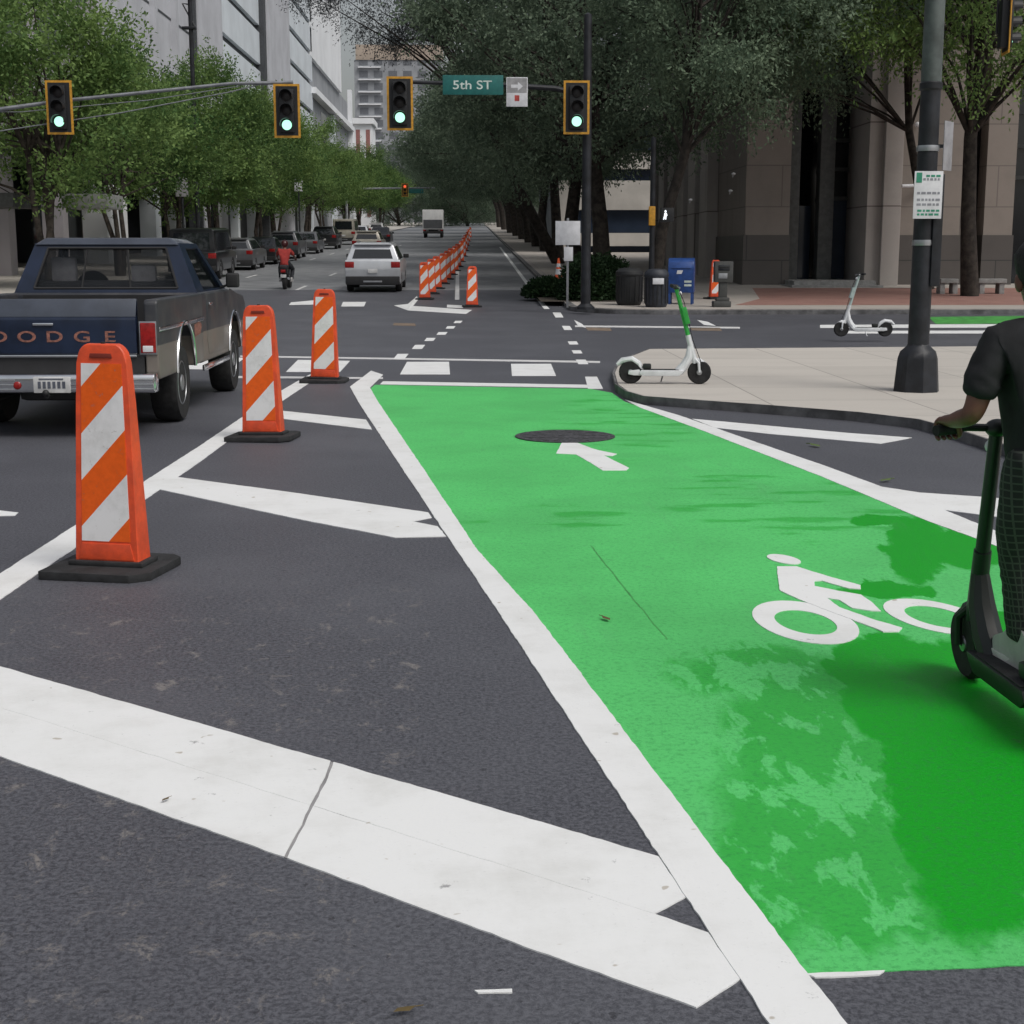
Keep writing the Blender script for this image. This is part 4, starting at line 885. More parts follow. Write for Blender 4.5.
# white and green scooter on the corner, nose to the right
f0 = at(699,384,.09); make_scooter('kick_scooter', 'white kick scooter with bright green stem parked on the corner pavement', (f0.x,f0.y,.09), R(-96), M['scooter_white'], M['scooter_white'], M['scooter_green'], lean=0)
f1 = at(841,336,.0); f1 = at(841,336.5,.09); make_scooter('kick_scooter', 'white kick scooter with pale stem parked left of the lamp pole', (f1.x,f1.y,.09), R(88), M['scooter_white'], M['scooter_white'], mat('pale_teal', (.42,.52,.50), .4))
# the ridden one
fr = at(971,679); HD = R(2)
rs = make_scooter('kick_scooter', 'black kick scooter ridden along the green lane', (fr.x,fr.y,.006), HD, M['scooter_black'], M['scooter_black'], M['scooter_black'], sh=.735, stand=False, box=False)
rider = empty('person', (fr.x,fr.y,.006), 'person in black shirt and dark plaid trousers riding the black scooter', 'person', None, HD)
rs.rotation_euler.y = rider.rotation_euler.y = -.075      # both lean gently to the left
h = Vector((0,-.055-.235,.26+.735))
# scale of the small scooter's bar: lowered hands sit on the grips
J = dict(pelvis=(.11,-.50,.885), waist=(.11,-.50,1.03), chest=(.105,-.48,1.20), neckb=(.10,-.465,1.355), neck=(.10,-.455,1.40), jaw=(.10,-.44,1.455), head=(.10,-.445,1.525), crown=(.10,-.45,1.585),
         lsh=(-.075,-.485,1.305), rsh=(.285,-.475,1.305), lel=(-.165,-.50,1.075), rel=(.36,-.47,1.05), lwrist=(-.195,-.385,1.045), rwrist=(.20,-.385,1.045), lgrip=tuple(h+Vector((-.19,-.035,.014))), rgrip=tuple(h+Vector((.19,-.035,.014))),
         bar=(1,0,0), fwd=(0,1,0), lhip=(.02,-.50,.85), rhip=(.20,-.50,.85), lkn=(.03,-.42,.53), rkn=(.16,-.50,.52), lan=(.03,-.42,.235), ran=(.07,-.60,.235), ltoe=(.025,-.30,.195), rtoe=(.08,-.48,.195), deck=.171)
build_rider(rider, J)
b = MB(); b.tube([(-.02,-.635,.98),(.0,-.635,1.12),(.04,-.625,1.24),(.08,-.58,1.36)], .012, 6); b.build('bag_strap', M['greycar'], rider)

# motorcyclist
pm_ = at(285,289.5); mcl = (pm_.x, pm_.y, pm_.z)
t = empty('motorcycle', mcl, 'dark small motorcycle ridden away by the red shirted rider', 'motorcycle')
for y, nm in ((0.0,'rear_wheel'), (1.3,'front_wheel')):
    b = MB(); b.lathe([(.2,-.05),(.29,-.06),(.31,-.03),(.31,.03),(.29,.06),(.2,.05)], ax='x', n=24); w = b.build(nm, M['tyre'], t); w.location = (0,y,.31)
    b = MB(); b.lathe([(.205,-.03),(.05,-.05),(.05,.05),(.205,.03)], ax='x', n=20); b.build('rim', M['steel'], w)
b = MB(); b.prism([(-.35,.62),(.1,.52),(.75,.40),(1.0,.55),(1.05,.80),(.75,.92),(.45,.80),(-.05,.82),(-.38,.80)], 'x', -.13, .13, .04, 2); b.build('body', M['blackcar'], t)
b = MB(); b.box(-.14,.14,-.25,.5,.78,.86,.03); b.build('saddle', M['seat'], t)
b = MB(); b.tube([(0,1.3,.31),(0,1.05,.75),(0,.98,.98)], .035, 8); b.tube([(-.34,.82,1.04),(0,.95,1.0),(.34,.82,1.04)], .018, 8); b.build('fork_and_bars', M['dark'], t)
b = MB(); b.box(-.08,.08,-.40,-.34,.60,.70,.01); b.build('tail_light', M['tail'], t)
b = MB(); b.box(-.10,.10,-.34,-.32,.42,.54,.005); b.build('number_plate', M['plate'], t)
b = MB(); b.tube([(.15,.6,.35),(.17,-.3,.40)], [.03,.045], 8); b.build('exhaust', M['steel'], t)
mr = empty('person', mcl, 'motorcyclist in a red shirt and dark trousers riding away', 'person')
J2 = dict(pelvis=(0,.12,.93), waist=(0,.13,1.08), chest=(0,.18,1.26), neckb=(0,.22,1.42), neck=(0,.23,1.46), jaw=(0,.25,1.52), head=(0,.25,1.59), crown=(0,.25,1.65), lsh=(-.19,.19,1.37), rsh=(.19,.19,1.37), lel=(-.31,.38,1.16), rel=(.31,.38,1.16),
          lwrist=(-.31,.72,1.09), rwrist=(.31,.72,1.09), lgrip=(-.31,.835,1.04), rgrip=(.31,.835,1.04), bar=(1,0,0), fwd=(0,1,0), lhip=(-.10,.14,.90), rhip=(.10,.14,.90), lkn=(-.22,.60,.72), rkn=(.22,.60,.72), lan=(-.2,.40,.34), ran=(.2,.40,.34), ltoe=(-.2,.54,.30), rtoe=(.2,.54,.30), deck=.27)
build_rider(mr, J2, False, ('redshirt','denim'))
b = MB(); b.ball((0,.25,1.60), .135, 16, (.95,1.05,1)); b.build('helmet', M['helmet'], mr)

# ------------------------------------------------------------------ signals, poles and signs
def make_signal(label, loc, rz, group='traffic signals over the junction', lit='green'):
    t = empty('traffic_signal', loc, label, 'traffic light', group, rz)
    w, h = .33, .66
    b = MB(); b.box(-w+.05,w-.05,-.01,.01,-h+.05,h-.05); b.build('backplate', M['black'], t)
    b = MB(); bw = .055
    for q in ((-w,w,h-bw,h),(-w,w,-h,-h+bw)): b.box(q[0],q[1],-.014,.014,q[2],q[3])
    for q in ((-w,-w+bw),(w-bw,w)): b.box(q[0],q[1],-.014,.014,-h+bw,h-bw)
    b.build('reflective_border', M['yellow'], t)
    b = MB(); b.box(-.18,.18,-.10,.16,-.53,.53,.02); b.build('housing', M['black' if lit == 'green' else 'yellow'], t)
    for z, m_ in (((.35,'lens_off'),(0,'lens_off'),(-.35,'lens_green')) if lit == 'green' else ((.35,'lens_red'),(0,'lens_off'),(-.35,'lens_off'))):
        b = MB(); b.lathe([(.125,-.10),(.12,-.115),(.08,-.13),(.01,-.135)], ax='y', n=20); l = b.build('lens', M[m_], t); l.location = (0,0,z)
        if m_ == 'lens_green': l['label'] = 'lit green lens'
        b = MB(); n = 14
        for k in range(n):
            a0 = -.25+ (PI+.5)*k/n; a1 = -.25+(PI+.5)*(k+1)/n
            P = [(.165*math.cos(a),.165*math.sin(a)) for a in (a0,a1)]; Q = [(.158*math.cos(a),.158*math.sin(a)) for a in (a0,a1)]
            b.hexa([(P[0][0],-.10,P[0][1]),(P[1][0],-.10,P[1][1]),(Q[1][0],-.10,Q[1][1]),(Q[0][0],-.10,Q[0][1]),(P[0][0],-.30,P[0][1]),(P[1][0],-.30,P[1][1]),(Q[1][0],-.30,Q[1][1]),(Q[0][0],-.30,Q[0][1])])
        v = b.build('visor', M['black'], t); v.location = (0,0,z)
    b = MB(); b.tube([(0,.1,-.2),(0,.22,-.2),(0,.22,.3),(0,.22,.62)], .03, 8); b.build('bracket', M['black'], t)
    return t
SY = 38.0
s1 = atY(59.5,107.5,SY); s2 = atY(287,111,SY); s3 = atY(400,103.5,SY); s4 = atY(576.5,107.5,SY)
make_signal('traffic light at the far left, hung in front of the near tree', s1, 0)
make_signal('traffic light hung at the tip of the left mast arm', s2, 0)
make_signal('traffic light left of the teal street name sign', s3, 0)
make_signal('traffic light right of the small white sign, beside the dark pole', s4, 0)
# left mast arm
t = empty('signal_mast', (-14.6,SY+.3,zt(SY)+.13), 'left signal pole with long sagging mast arm and cables', 'signal pole'); gz = zt(SY)+.13
b = MB(); b.lathe([(.28,0),(.28,.05),(.16,.12),(.15,4.5),(.12,7.2),(.02,7.25)], n=14); b.build('pole', M['galv'], t)
def loc_(p): return Vector(p)-Vector((-14.6,SY+.3,gz))
b = MB(); a = loc_(atY(-90,122,SY+.3)); e = loc_(atY(293,82.5,SY+.3)); m1 = loc_(atY(60,101,SY+.3)); m2 = loc_(atY(232,83.5,SY+.3))
b.tube([Vector((0,0,a.z-.05)), a, m1, m2, e], [.09,.07,.045,.042,.05], 10); b.build('mast_arm', M['galv'], t)
b = MB(); b.tube([Vector((0,0,loc_(atY(-90,138,SY)).z)), loc_(atY(0,131,SY+.3)), loc_(atY(120,113,SY+.3)), loc_(atY(230,92,SY+.3)), loc_(atY(262,84,SY+.3))], .016, 6); b.tube([Vector((0,0,5.0)), loc_(atY(20,112,SY+.3)), loc_(atY(150,100,SY+.3)), loc_(atY(240,86,SY+.3))], .012, 6); b.build('signal_cable', M['galv'], t)
# right mast
p4 = Vector((s4.x+.30,SY+.35,zt(SY)+.13))
t = empty('signal_mast', p4, 'dark right signal pole with mast arm holding the teal sign', 'signal pole')
b = MB(); b.lathe([(.24,0),(.24,.06),(.13,.15),(.12,4),(.10,7.4),(.02,7.45)], n=14); b.build('pole', M['pole_black'], t)
az = atY(500,85,SY).z-p4.z
b = MB(); b.tube([(0,0,az-.25),(-.8,-.05,az-.05),(-2.5,-.1,az+.05),(s3.x-p4.x-.2,-.1,az+.1)], [.08,.07,.06,.045], 10); b.build('mast_arm', M['pole_black'], t)
# street name sign
ps = atY(473,85,SY-.05); t = empty('street_sign', ps, 'teal street name sign on the mast arm between two lights', 'street sign')
b = MB(); b.box(-.765,.765,-.012,.012,-.24,.24,.01); b.build('sign_panel', M['sign_green'], t)
text_obj('lettering', '5th ST', .30, M['signtext'], t, (-.02,-.016,-.01), ext=.001, sx=1.25, bold=.003)
b = MB(); b.box(-.05,.05,.0,.22,-.04,.04); b.build('bracket', M['black'], t)
pw = atY(517,92,SY-.05); t = empty('traffic_sign', pw, 'small white sign with dark arrow and red mark beside the teal sign', 'sign')
b = MB(); b.box(-.27,.27,-.012,.012,-.36,.36,.01); b.build('sign_panel', M['sign_white'], t)
b = MB(); b.prism([(-.15,.10),(.02,.10),(.02,.03),(.15,.14),(.02,.25),(.02,.18),(-.15,.18)], 'y', -.016, -.011); b.build('arrow', M['sign_white'], t)
b = MB(); b.box(-.25,.25,-.0145,-.010,-.02,.34); b.build('dark_panel', M['sign_back'], t)
b = MB(); b.prism([(-.06,-.22),(.06,-.22),(.06,-.08),(-.06,-.08)], 'y', -.016, -.011); b.build('red_mark', M['signred'], t)
# side street signal seen edge on at the top right
sx_ = atY(1007,24,34); make_signal('traffic light seen edge on at the top right corner, facing the side street', sx_, R(84))
pp = Vector((sx_.x+1.2,27.2,0)); t = empty('signal_mast', (pp.x,27.2,0), 'signal pole beyond the right picture edge with its arm over the side street', 'signal pole')
# two short lines keep the arm above the edge-on signal
b = MB(); b.lathe([(.24,0),(.24,.06),(.13,.15),(.12,4),(.10,8.0),(.02,8.05)], n=14); b.build('pole', M['pole_green'], t)
b = MB(); b.tube([(0,0,7.6),(-.6,3,7.7),(-1.2,6.6,7.75),(-1.2,7,7.75)], [.08,.07,.05,.045], 10); b.tube([(-1.1,6.8,7.75),(-1.1,6.8,sx_.z+.5)], .03, 8); b.build('mast_arm', M['pole_green'], t)
# far signal and sign up the street
FY = 150; pf = atY(405,190,FY); g = zt(FY)
t = empty('signal_mast', (-12.9,FY+.4,g+.13), 'distant signal pole with thin arm up the street', 'signal pole')
b = MB(); b.lathe([(.2,0),(.15,.1),(.1,pf.z-g+.6),(.02,pf.z-g+.62)], n=10); b.tube([(0,0,pf.z-g),(pf.x+12.9+3.0,-.1,pf.z-g+.1)], [.1,.07], 8); b.build('pole', M['galv'], t)
make_signal('tiny distant traffic light far up the street', pf, 0, lit='red')
pq = atY(416,191,FY); t = empty('street_sign', pq, 'tiny distant teal street sign far up the street', 'street sign')
b = MB(); b.box(-.75,.75,-.02,.02,-.22,.22,.01); b.build('sign_panel', M['sign_green'], t)
# lamp pole on the corner
pl = at(916,391,.09); t = empty('street_lamp', (pl.x,pl.y,.09), 'tall lamp pole with flared black base on the corner pavement', 'lamp post')
def oct_(r): return [(r*math.cos(PI/8+PI/4*k), r*math.sin(PI/8+PI/4*k)) for k in range(8)]
b = MB(); b.lathe([(.255,0),(.25,.06),(.225,.36),(.20,.44),(.13,.50),(.12,.52)], n=8); b.build('base', M['pole_black'], t)
b = MB(); b.lathe([(.116,.5),(.112,1.5),(.105,3.22),(.12,3.24),(.12,3.30),(.10,3.32)], n=20); b.build('lower_pole', M['pole_black'], t)
b = MB(); b.lathe([(.108,3.3),(.100,6),(.09,9.5),(.02,9.55)], n=20); b.build('upper_pole', M['pole_green'], t)
b = MB(); b.tube([(0,0,9.2),(-.6,.3,9.6),(-1.8,.9,9.8)], [.05,.045,.035], 8); b.box(-2.3,-1.7,.75,1.05,9.72,9.86,.03); b.build('lamp_arm', M['pole_green'], t)
b = MB()
for z in (1.62,2.62): b = MB(); b.lathe([(.118,z-.03),(.122,z),(.118,z+.03)], n=20); b.build('band', M['steel'], t)
b = MB(); b.box(.06,.17,-.12,.02,1.15,2.35,.02); b.build('conduit', M['pole_black'], t)
# signs on the pole
q = atY(928,195,pl.y-.17); t = empty('parking_sign', q, 'white sign with rows of green and grey print on the lamp pole', 'sign')
b = MB(); b.box(-.155,.155,-.005,.005,-.25,.25,.006); b.build('sign_panel', M['sign_white'], t)
b = MB(); b.box(-.135,-.075,-.0085,-.004,.13,.235); b.build('green_block', M['signgreen'], t)
b = MB(); rs_ = random.Random(4)
for z, m0 in ((.165,0),(.02,1),(-.05,1),(-.10,1)):
    x = -.06 if z > .1 else -.12
    while x < .11:
        w = rs_.uniform(.018,.05); b.box(x, min(x+w,.13), -.0075,-.004, z-.012, z+.012); x += w+.014
b.build('grey_print', mat('grey_print', (.26,.27,.30), .6), t)
b = MB()
for z in (.20,-.165,-.205):
    x = -.03 if z > .1 else -.11
    while x < .11:
        w = rs_.uniform(.02,.05); b.box(x, min(x+w,.13), -.0075,-.004, z-.011, z+.011); x += w+.014
b.build('green_print', M['signgreen'], t)
b = MB(); b.box(-.02,.02,.004,.07,-.2,-.16); b.box(-.02,.02,.004,.07,.16,.2); b.build('bracket', M['steel'], t)
q = atY(948,146,pl.y+.05); t = empty('parking_sign', q, 'narrow pale sign seen at an angle on the far side of the lamp pole', 'sign', None, R(50))
b = MB(); b.box(-.12,.12,-.005,.005,-.26,.26,.006); b.build('sign_panel', mat('dull_sign', (.30,.30,.32), .5), t)
b = MB(); b.box(-.02,.02,.004,.10,-.02,.02); b.build('bracket', M['steel'], t)

# ------------------------------------------------------------------ far corner furniture
def on_walk(px, py): 
    p = at(px, py, .13); return Vector((p.x,p.y,p.z))
# pedestrian signal post
pp = on_walk(651,302); t = empty('pedestrian_signal', pp, 'dark post with walking figure signal and yellow push button box', 'pedestrian signal')
b = MB(); b.lathe([(.18,0),(.17,.12),(.085,.18),(.075,4.6),(.02,4.65)], n=12); b.build('post', M['pole_black'], t)
q = atY(667,215,pp.y)-pp
b = MB(); b.box(q.x-.19,q.x+.19,-.12,.10,q.z-.2,q.z+.2,.02); hs = b.build('housing', M['black'], t)
b = MB(); b.ball((q.x-.06,-.125,q.z+.10), .032, 10, (1,.2,1)); b.prism([(q.x-.09,q.z+.06),(q.x-.03,q.z+.06),(q.x+.0,q.z-.02),(q.x-.03,q.z-.03),(q.x-.035,q.z-.13),(q.x-.065,q.z-.13),(q.x-.07,q.z-.06),(q.x-.10,q.z-.14),(q.x-.13,q.z-.13),(q.x-.10,q.z-.02)], 'y', -.128, -.118); b.build('walk_symbol', M['walk'], hs)
q = atY(652,216,pp.y)-pp
b = MB(); b.box(q.x-.10,q.x+.08,-.16,.0,q.z-.27,q.z+.27,.02); b.build('side_signal', M['yellow'], t)
# info sign
pi_ = Vector((atY(571,233,37.9).x, 39.2, zt(39.2)+.13)); t = empty('traffic_sign', pi_, 'white square sign over a smaller plate left of the dark pole', 'sign')
zz = lambda y: atY(571,y,39.2).z-pi_.z
b = MB(); b.box(-.03,.03,-.02,.02,0,zz(222)+.1,.005); b.build('post', M['galv'], t)
b = MB(); b.box(-.33,.33,-.035,-.022,zz(245),zz(221),.01); b.build('sign_panel', M['sign_white'], t)
b = MB(); b.box(-.10,.14,-.035,-.022,zz(261),zz(247),.01); b.build('small_plate', M['sign_white'], t)
# bins
def make_bin(label, p, m_, w, h, band):
    t = empty('litter_bin', p, label, 'litter bin', 'litter bins on the far corner')
    b = MB(); b.lathe([(w*.86,0),(w*.92,.03),(w,.1),(w*1.02,h*.78),(w*1.08,h*.80),(w*1.08,h*.84)], n=16); b.build('drum', m_, t)
    b = MB(); b.lathe([(w*1.08,h*.84),(w*1.05,h*.9),(w*.8,h*.98),(w*.4,h),(.01,h)], n=16); b.build('lid', m_, t)
    b = MB(); n=16
    for k in range(n):
        a = 2*PI*k/n; b.box(-.012,.012,-.01,.01,.1,h*.76); b.bm.verts.ensure_lookup_table()
        for v in b.bm.verts[-8:]:
            x, y = v.co.x, v.co.y+w*1.02; v.co.x, v.co.y = x*math.cos(a)-y*math.sin(a), x*math.sin(a)+y*math.cos(a)
    b.build('slat', M['binblack'], t)
    if band:
        b = MB(); b.box(-.14,.16,-w*1.10,-w*.98,h*.60,h*.76,.01); b.build('label_plate', M['sign_white'], t)
make_bin('black litter bin without a plate, left of the other bin', on_walk(629,305), M['binblack'], .36, 1.02, False)
make_bin('dark blue litter bin with a white plate next to the mailbox', on_walk(656,307), M['bin'], .31, 1.02, True)
# mailbox
pb = on_walk(681,304); t = empty('mailbox', pb, 'blue domed mailbox on legs at the far corner', 'mailbox', None, R(-12)); w = .36
b = MB(); pts = [(-.30,.32),(.30,.32),(.30,.98)]+[(.30*math.cos(PI*k/14), .98+.30*math.sin(PI*k/14)) for k in range(1,14)]+[(-.30,.98)]
b.prism(pts, 'x', -w, w, .02, 2); bx = b.build('cabinet', M['mail'], t)
b = MB(); b.hexa([(-.28,-.32,1.0),(.28,-.32,1.0),(.28,-.29,1.0),(-.28,-.29,1.0),(-.28,-.25,1.16),(.28,-.25,1.16),(.28,-.2,1.16),(-.28,-.2,1.16)], .01); b.build('mail_flap', M['mail'], bx)
b = MB(); b.prism([(-.12,.84),(.02,.84),(.06,.94),(-.10,.94)], 'y', -.306, -.30); b.build('emblem', M['sign_white'], bx)
b = MB(); b.box(.10,.30,-.306,-.30,.60,.66); b.box(.10,.30,-.306,-.30,.50,.56); b.build('notice', M['signtext'], bx)
for sx2 in (-1,1):
    for sy in (-1,1):
        b = MB(); b.box(sx2*w*.86-.03,sx2*w*.86+.03,sy*.25-.03,sy*.25+.03,0,.33,.005); b.build('leg', M['mail'], t)
# pay station
pk = on_walk(722,307); t = empty('pay_station', pk, 'dark parking pay station on a heavy foot before the stone building', 'pay station')
b = MB(); b.box(-.26,.22,-.18,.18,0,.16,.03); b.box(-.18,.18,-.14,.14,.15,.26,.03); b.build('foot', M['terminal'], t)
b = MB(); b.box(-.10,.12,-.09,.09,.25,.75,.02); b.build('post', M['terminal'], t)
b = MB(); b.box(-.24,.26,-.14,.14,.66,1.22,.03); hd_ = b.build('cabinet', M['terminal'], t)
b = MB(); b.box(-.14,.16,-.155,-.138,.98,1.12,.006); b.build('screen', M['win'], hd_)
b = MB(); b.box(-.14,.10,-.150,-.138,.76,.90,.006); b.build('keypad', M['steel'], hd_)
o = copy_tree(ch0); p_ = on_walk(714.5,299); o.location = p_; o.rotation_euler.z = .3; o['label'] = 'faded striped channelizer on the pavement behind the pay station'
# cone
def make_cone(label, p):
    t = empty('traffic_cone', p, label, 'traffic cone'); t.scale = (1.2,1.2,1.2)
    b = MB(); b.box(-.2,.2,-.2,.2,0,.04,.01); b.build('base', M['cone'], t)
    b = MB(); b.lathe([(.15,.04),(.03,.80),(.02,.82)], n=16); b.build('cone_body', M['cone'], t)
    b = MB(); b.lathe([(.1035,.34),(.079,.50)], n=16); b.lathe([(.071,.555),(.055,.66)], n=16); b.build('reflective_collar', M['sign_white'], t)
pc = Vector((atY(561,279,47).x, 47, zt(47)+.62))
make_planter_top = pc.z
# ------------------------------------------------------------------ trees and shrubs
def leaf_quads(P, D, rng, l, w):
    """numpy: quads at P growing along D"""
    n = len(P); Rn = rng.normal(size=(n,3)); U = np.cross(D, Rn); U /= (np.linalg.norm(U, axis=1, keepdims=True)+1e-9)
    L = (l*rng.uniform(.6,1.25,(n,1)))*D; Wv = (w*rng.uniform(.6,1.25,(n,1)))*U
    V = np.stack([P, P+L*.5+Wv*.5, P+L, P+L*.5-Wv*.5], 1).reshape(-1,3)
    return V
def quad_mesh(name, V):
    n = len(V)//4; me = bpy.data.meshes.new(name); me.vertices.add(n*4); me.vertices.foreach_set('co', V.astype(np.float32).ravel())
    me.loops.add(n*4); me.loops.foreach_set('vertex_index', np.arange(n*4, dtype=np.int32)); me.polygons.add(n); me.polygons.foreach_set('loop_start', np.arange(0, n*4, 4, dtype=np.int32))
    me.update(calc_edges=True); return me
def make_tree(name, label, cat, loc, h, rad, base, seed, leafm, barkm, nclump=70, leaves=15000, up=.5, droop=0.0, l=.26, w=.12, trunk=.2, off=(0,0), flat=1.0, group=None, multi_=1, clump_r=.95, lean=(0,0)):
    rng = np.random.default_rng(seed); rnd = random.Random(seed)
    l *= .72; w *= .80; leaves = int(leaves*1.55)
    t = empty(name, loc, label, cat, group)
    cz = (h+base)/2; ch = (h-base)/2
    cl = []
    while len(cl) < nclump:
        p = rng.uniform(-1,1,3); d = np.linalg.norm(p)
        if d > 1 or (d < .45 and rng.random() < .75): continue
        # uneven outline
        k = 1+.28*mnoise.noise(Vector(p*1.6)+Vector((seed*3.1,0,0)))
        taper = 1-.35*max(0, p[2])**1.5
        cl.append((p[0]*rad*k*taper+off[0], p[1]*rad*k*taper+off[1], cz+p[2]*ch*k*flat))
    cl = np.array(cl)
    # limbs
    b = MB(); fork = base*.62 if multi_ == 1 else base*.18
    lx, ly = lean
    stems = []
    for s in range(multi_):
        a = rnd.uniform(0, 2*PI)+s*2*PI/multi_; sp = .0 if multi_ == 1 else rad*.16
        top = Vector((lx+off[0]*.6+math.cos(a)*sp, ly+off[1]*.6+math.sin(a)*sp, base+ch*.9)); pts = [Vector((math.cos(a)*.1*(multi_>1), math.sin(a)*.1*(multi_>1), -.1))]
        for q in (.25,.5,.75,1): pts.append(pts[0].lerp(top, q)+Vector((rnd.uniform(-.12,.12), rnd.uniform(-.12,.12), 0))*(1+q*2))
        tr = trunk if multi_ == 1 else trunk*.62
        b.tube(pts, [tr*1.25, tr, tr*.85, tr*.62, tr*.4], 10); stems.append(pts)
    idx = list(range(len(cl))); rnd.shuffle(idx)
    for i in idx[:min(len(idx), 34)]:
        c_ = Vector(cl[i]); pts = rnd.choice(stems); a = pts[rnd.choice((2,3,3,4))]
        if c_.z < a.z-1: a = pts[2]
        mid = a.lerp(c_, .5)+Vector((rnd.uniform(-.3,.3), rnd.uniform(-.3,.3), rnd.uniform(.0,.6)))
        b.tube([a, a.lerp(mid,.5)+Vector((0,0,.1)), mid, c_], [trunk*.32, trunk*.26, trunk*.18, trunk*.06], 6)
    b.build('trunk', barkm, t, 60)
    # twigs with leaves along them
    ntw = leaves//14; ci = rng.integers(0, len(cl), ntw)
    o = rng.normal(size=(ntw,3)); o /= np.linalg.norm(o, axis=1, keepdims=True); o *= rng.random((ntw,1))**.5*clump_r*rng.uniform(.6,1.4,(ntw,1)); o[:,2] *= .75
    P0 = cl[ci]+o; ctr = np.array([off[0],off[1],cz-ch*.4]); out = P0-ctr; out /= np.linalg.norm(out, axis=1, keepdims=True)
    Dt = out*.7+rng.normal(size=(ntw,3))*.55+np.array([0,0,up-droop]); Dt /= np.linalg.norm(Dt, axis=1, keepdims=True)
    Lt = rng.uniform(.5,1.2,(ntw,1))
    Ps, Ds = [], []
    for k in range(14):
        u = (k+1)/14.0; q = P0+Dt*Lt*u; q[:,2] -= droop*.5*u*u
        s = rng.normal(size=(ntw,3)); Ps.append(q+s*.05); d = Dt*.6+s*.75+np.array([0,0,-.15-droop*.4]); Ds.append(d/np.linalg.norm(d, axis=1, keepdims=True))
    V = leaf_quads(np.concatenate(Ps), np.concatenate(Ds), rng, l, w)
    link('crown', quad_mesh('crown', V), leafm, t, 0)
    return t
def place(proto, loc, rz, sc, label):
    c = copy_tree(proto); c.location = loc; c.rotation_euler.z = rz; c.scale = (sc,)*3 if not hasattr(sc, '__len__') else sc; c['label'] = label; return c
GL = 'bright green trees along the left pavement'
lt = [make_tree('street_tree', 'large near tree with several stems behind the pickup', 'tree', (-14.4,50,zt(50)+.13), 9.6, 4.2, 2.9, 11, M['leaf_l'], M['bark'], 78, 26000, .55, 0, .24, .11, .2, group=GL, multi_=4),
      make_tree('street_tree', 'second tree of the left row, beside the large near one', 'tree', (-14.6,61,zt(61)+.13), 8.4, 4.0, 2.9, 12, M['leaf_l'], M['bark'], 66, 22000, .5, 0, .24, .11, .17, group=GL, multi_=3),
      make_tree('street_tree', 'third tree of the left row', 'tree', (-14.5,72,zt(72)+.13), 8.2, 4.1, 2.8, 13, M['leaf_l'], M['bark'], 66, 22000, .45, 0, .25, .12, .17, group=GL, multi_=3)]
words = ['fourth','fifth','sixth','seventh','eighth','ninth','tenth','eleventh']
for i, (y, sc) in enumerate(((84,1.05),(96,1.1),(109,1.0),(124,1.0),(142,1.0),(163,1.05),(190,1.05),(225,1.1))):
    place(lt[i%3], (-14.4+(.3 if i%2 else -.2),y,zt(y)+.13), 1.3*i+.7, sc, f'{words[i]} tree up the left row, counting from the near one')
GC = 'dark oaks along the far right pavement'
ct = [make_tree('oak_tree', 'dark oak just behind the right signal pole', 'tree', (4.9,56,zt(56)+.13), 14.5, 6.0, 4.0, 21, M['leaf_c'], M['bark_dark'], 105, 42000, .15, .35, .25, .10, .3, off=(-1.2,0), group=GC, clump_r=1.2),
      make_tree('oak_tree', 'second dark oak up the right pavement, arching over the street', 'tree', (4.8,70,zt(70)+.13), 15.5, 6.4, 4.2, 22, M['leaf_c'], M['bark_dark'], 115, 42000, .15, .35, .27, .11, .32, off=(-.6,0), group=GC, clump_r=1.3)]
ct.append(make_tree('oak_tree', 'dark oak of the far row with boughs low over the street', 'tree', (4.9,116,zt(116)+.13), 15, 7.6, 4.6, 23, M['leaf_c'], M['bark_dark'], 115, 42000, .15, .35, .30, .12, .32, off=(-3.0,0), group=GC, clump_r=1.4))
for i, (y, sc, rz) in enumerate(((86,1.0,.4),(102,.95,-.5),(132,1.05,.3),(150,1.1,-.2),(172,1.15,.2),(200,1.25,-.2),(240,1.35,.2),(285,1.5,-.2))):
    place(ct[2] if i > 1 else ct[i%2], (4.9,y,zt(y)+.13), rz, sc, f'{["third","fourth","fifth","sixth","seventh","eighth","ninth","tenth"][i]} dark oak up the far right pavement')
# trees closing the end of the street
for i, (x, y, sc, rz) in enumerate(((-17,318,1.5,1.0),(-10,335,1.55,2.2),(-2,322,1.5,.3),(6,345,1.7,4.0),(-24,345,1.6,5.0),(-6,365,1.6,3.0))):
    place(ct[0], (x+1,y,zt(y)-6.0), rz, sc, f'{["first","second","third","fourth","fifth","sixth"][i]} of the distant dark trees closing the end of the street, from left to right')
# thin-leaved tree whose bare twigs stand against the sky over the street
make_tree('oak_tree', 'thin grey oak with open twigs against the sky over the street', 'tree', (4.4,76,zt(76)+.13), 18.5, 4.8, 10.8, 31, M['leaf_w'], M['bark_dark'], 84, 36000, .2, .35, .20, .06, .26, off=(-8.2,0), group=GC, clump_r=1.1, lean=(-2.5,0))
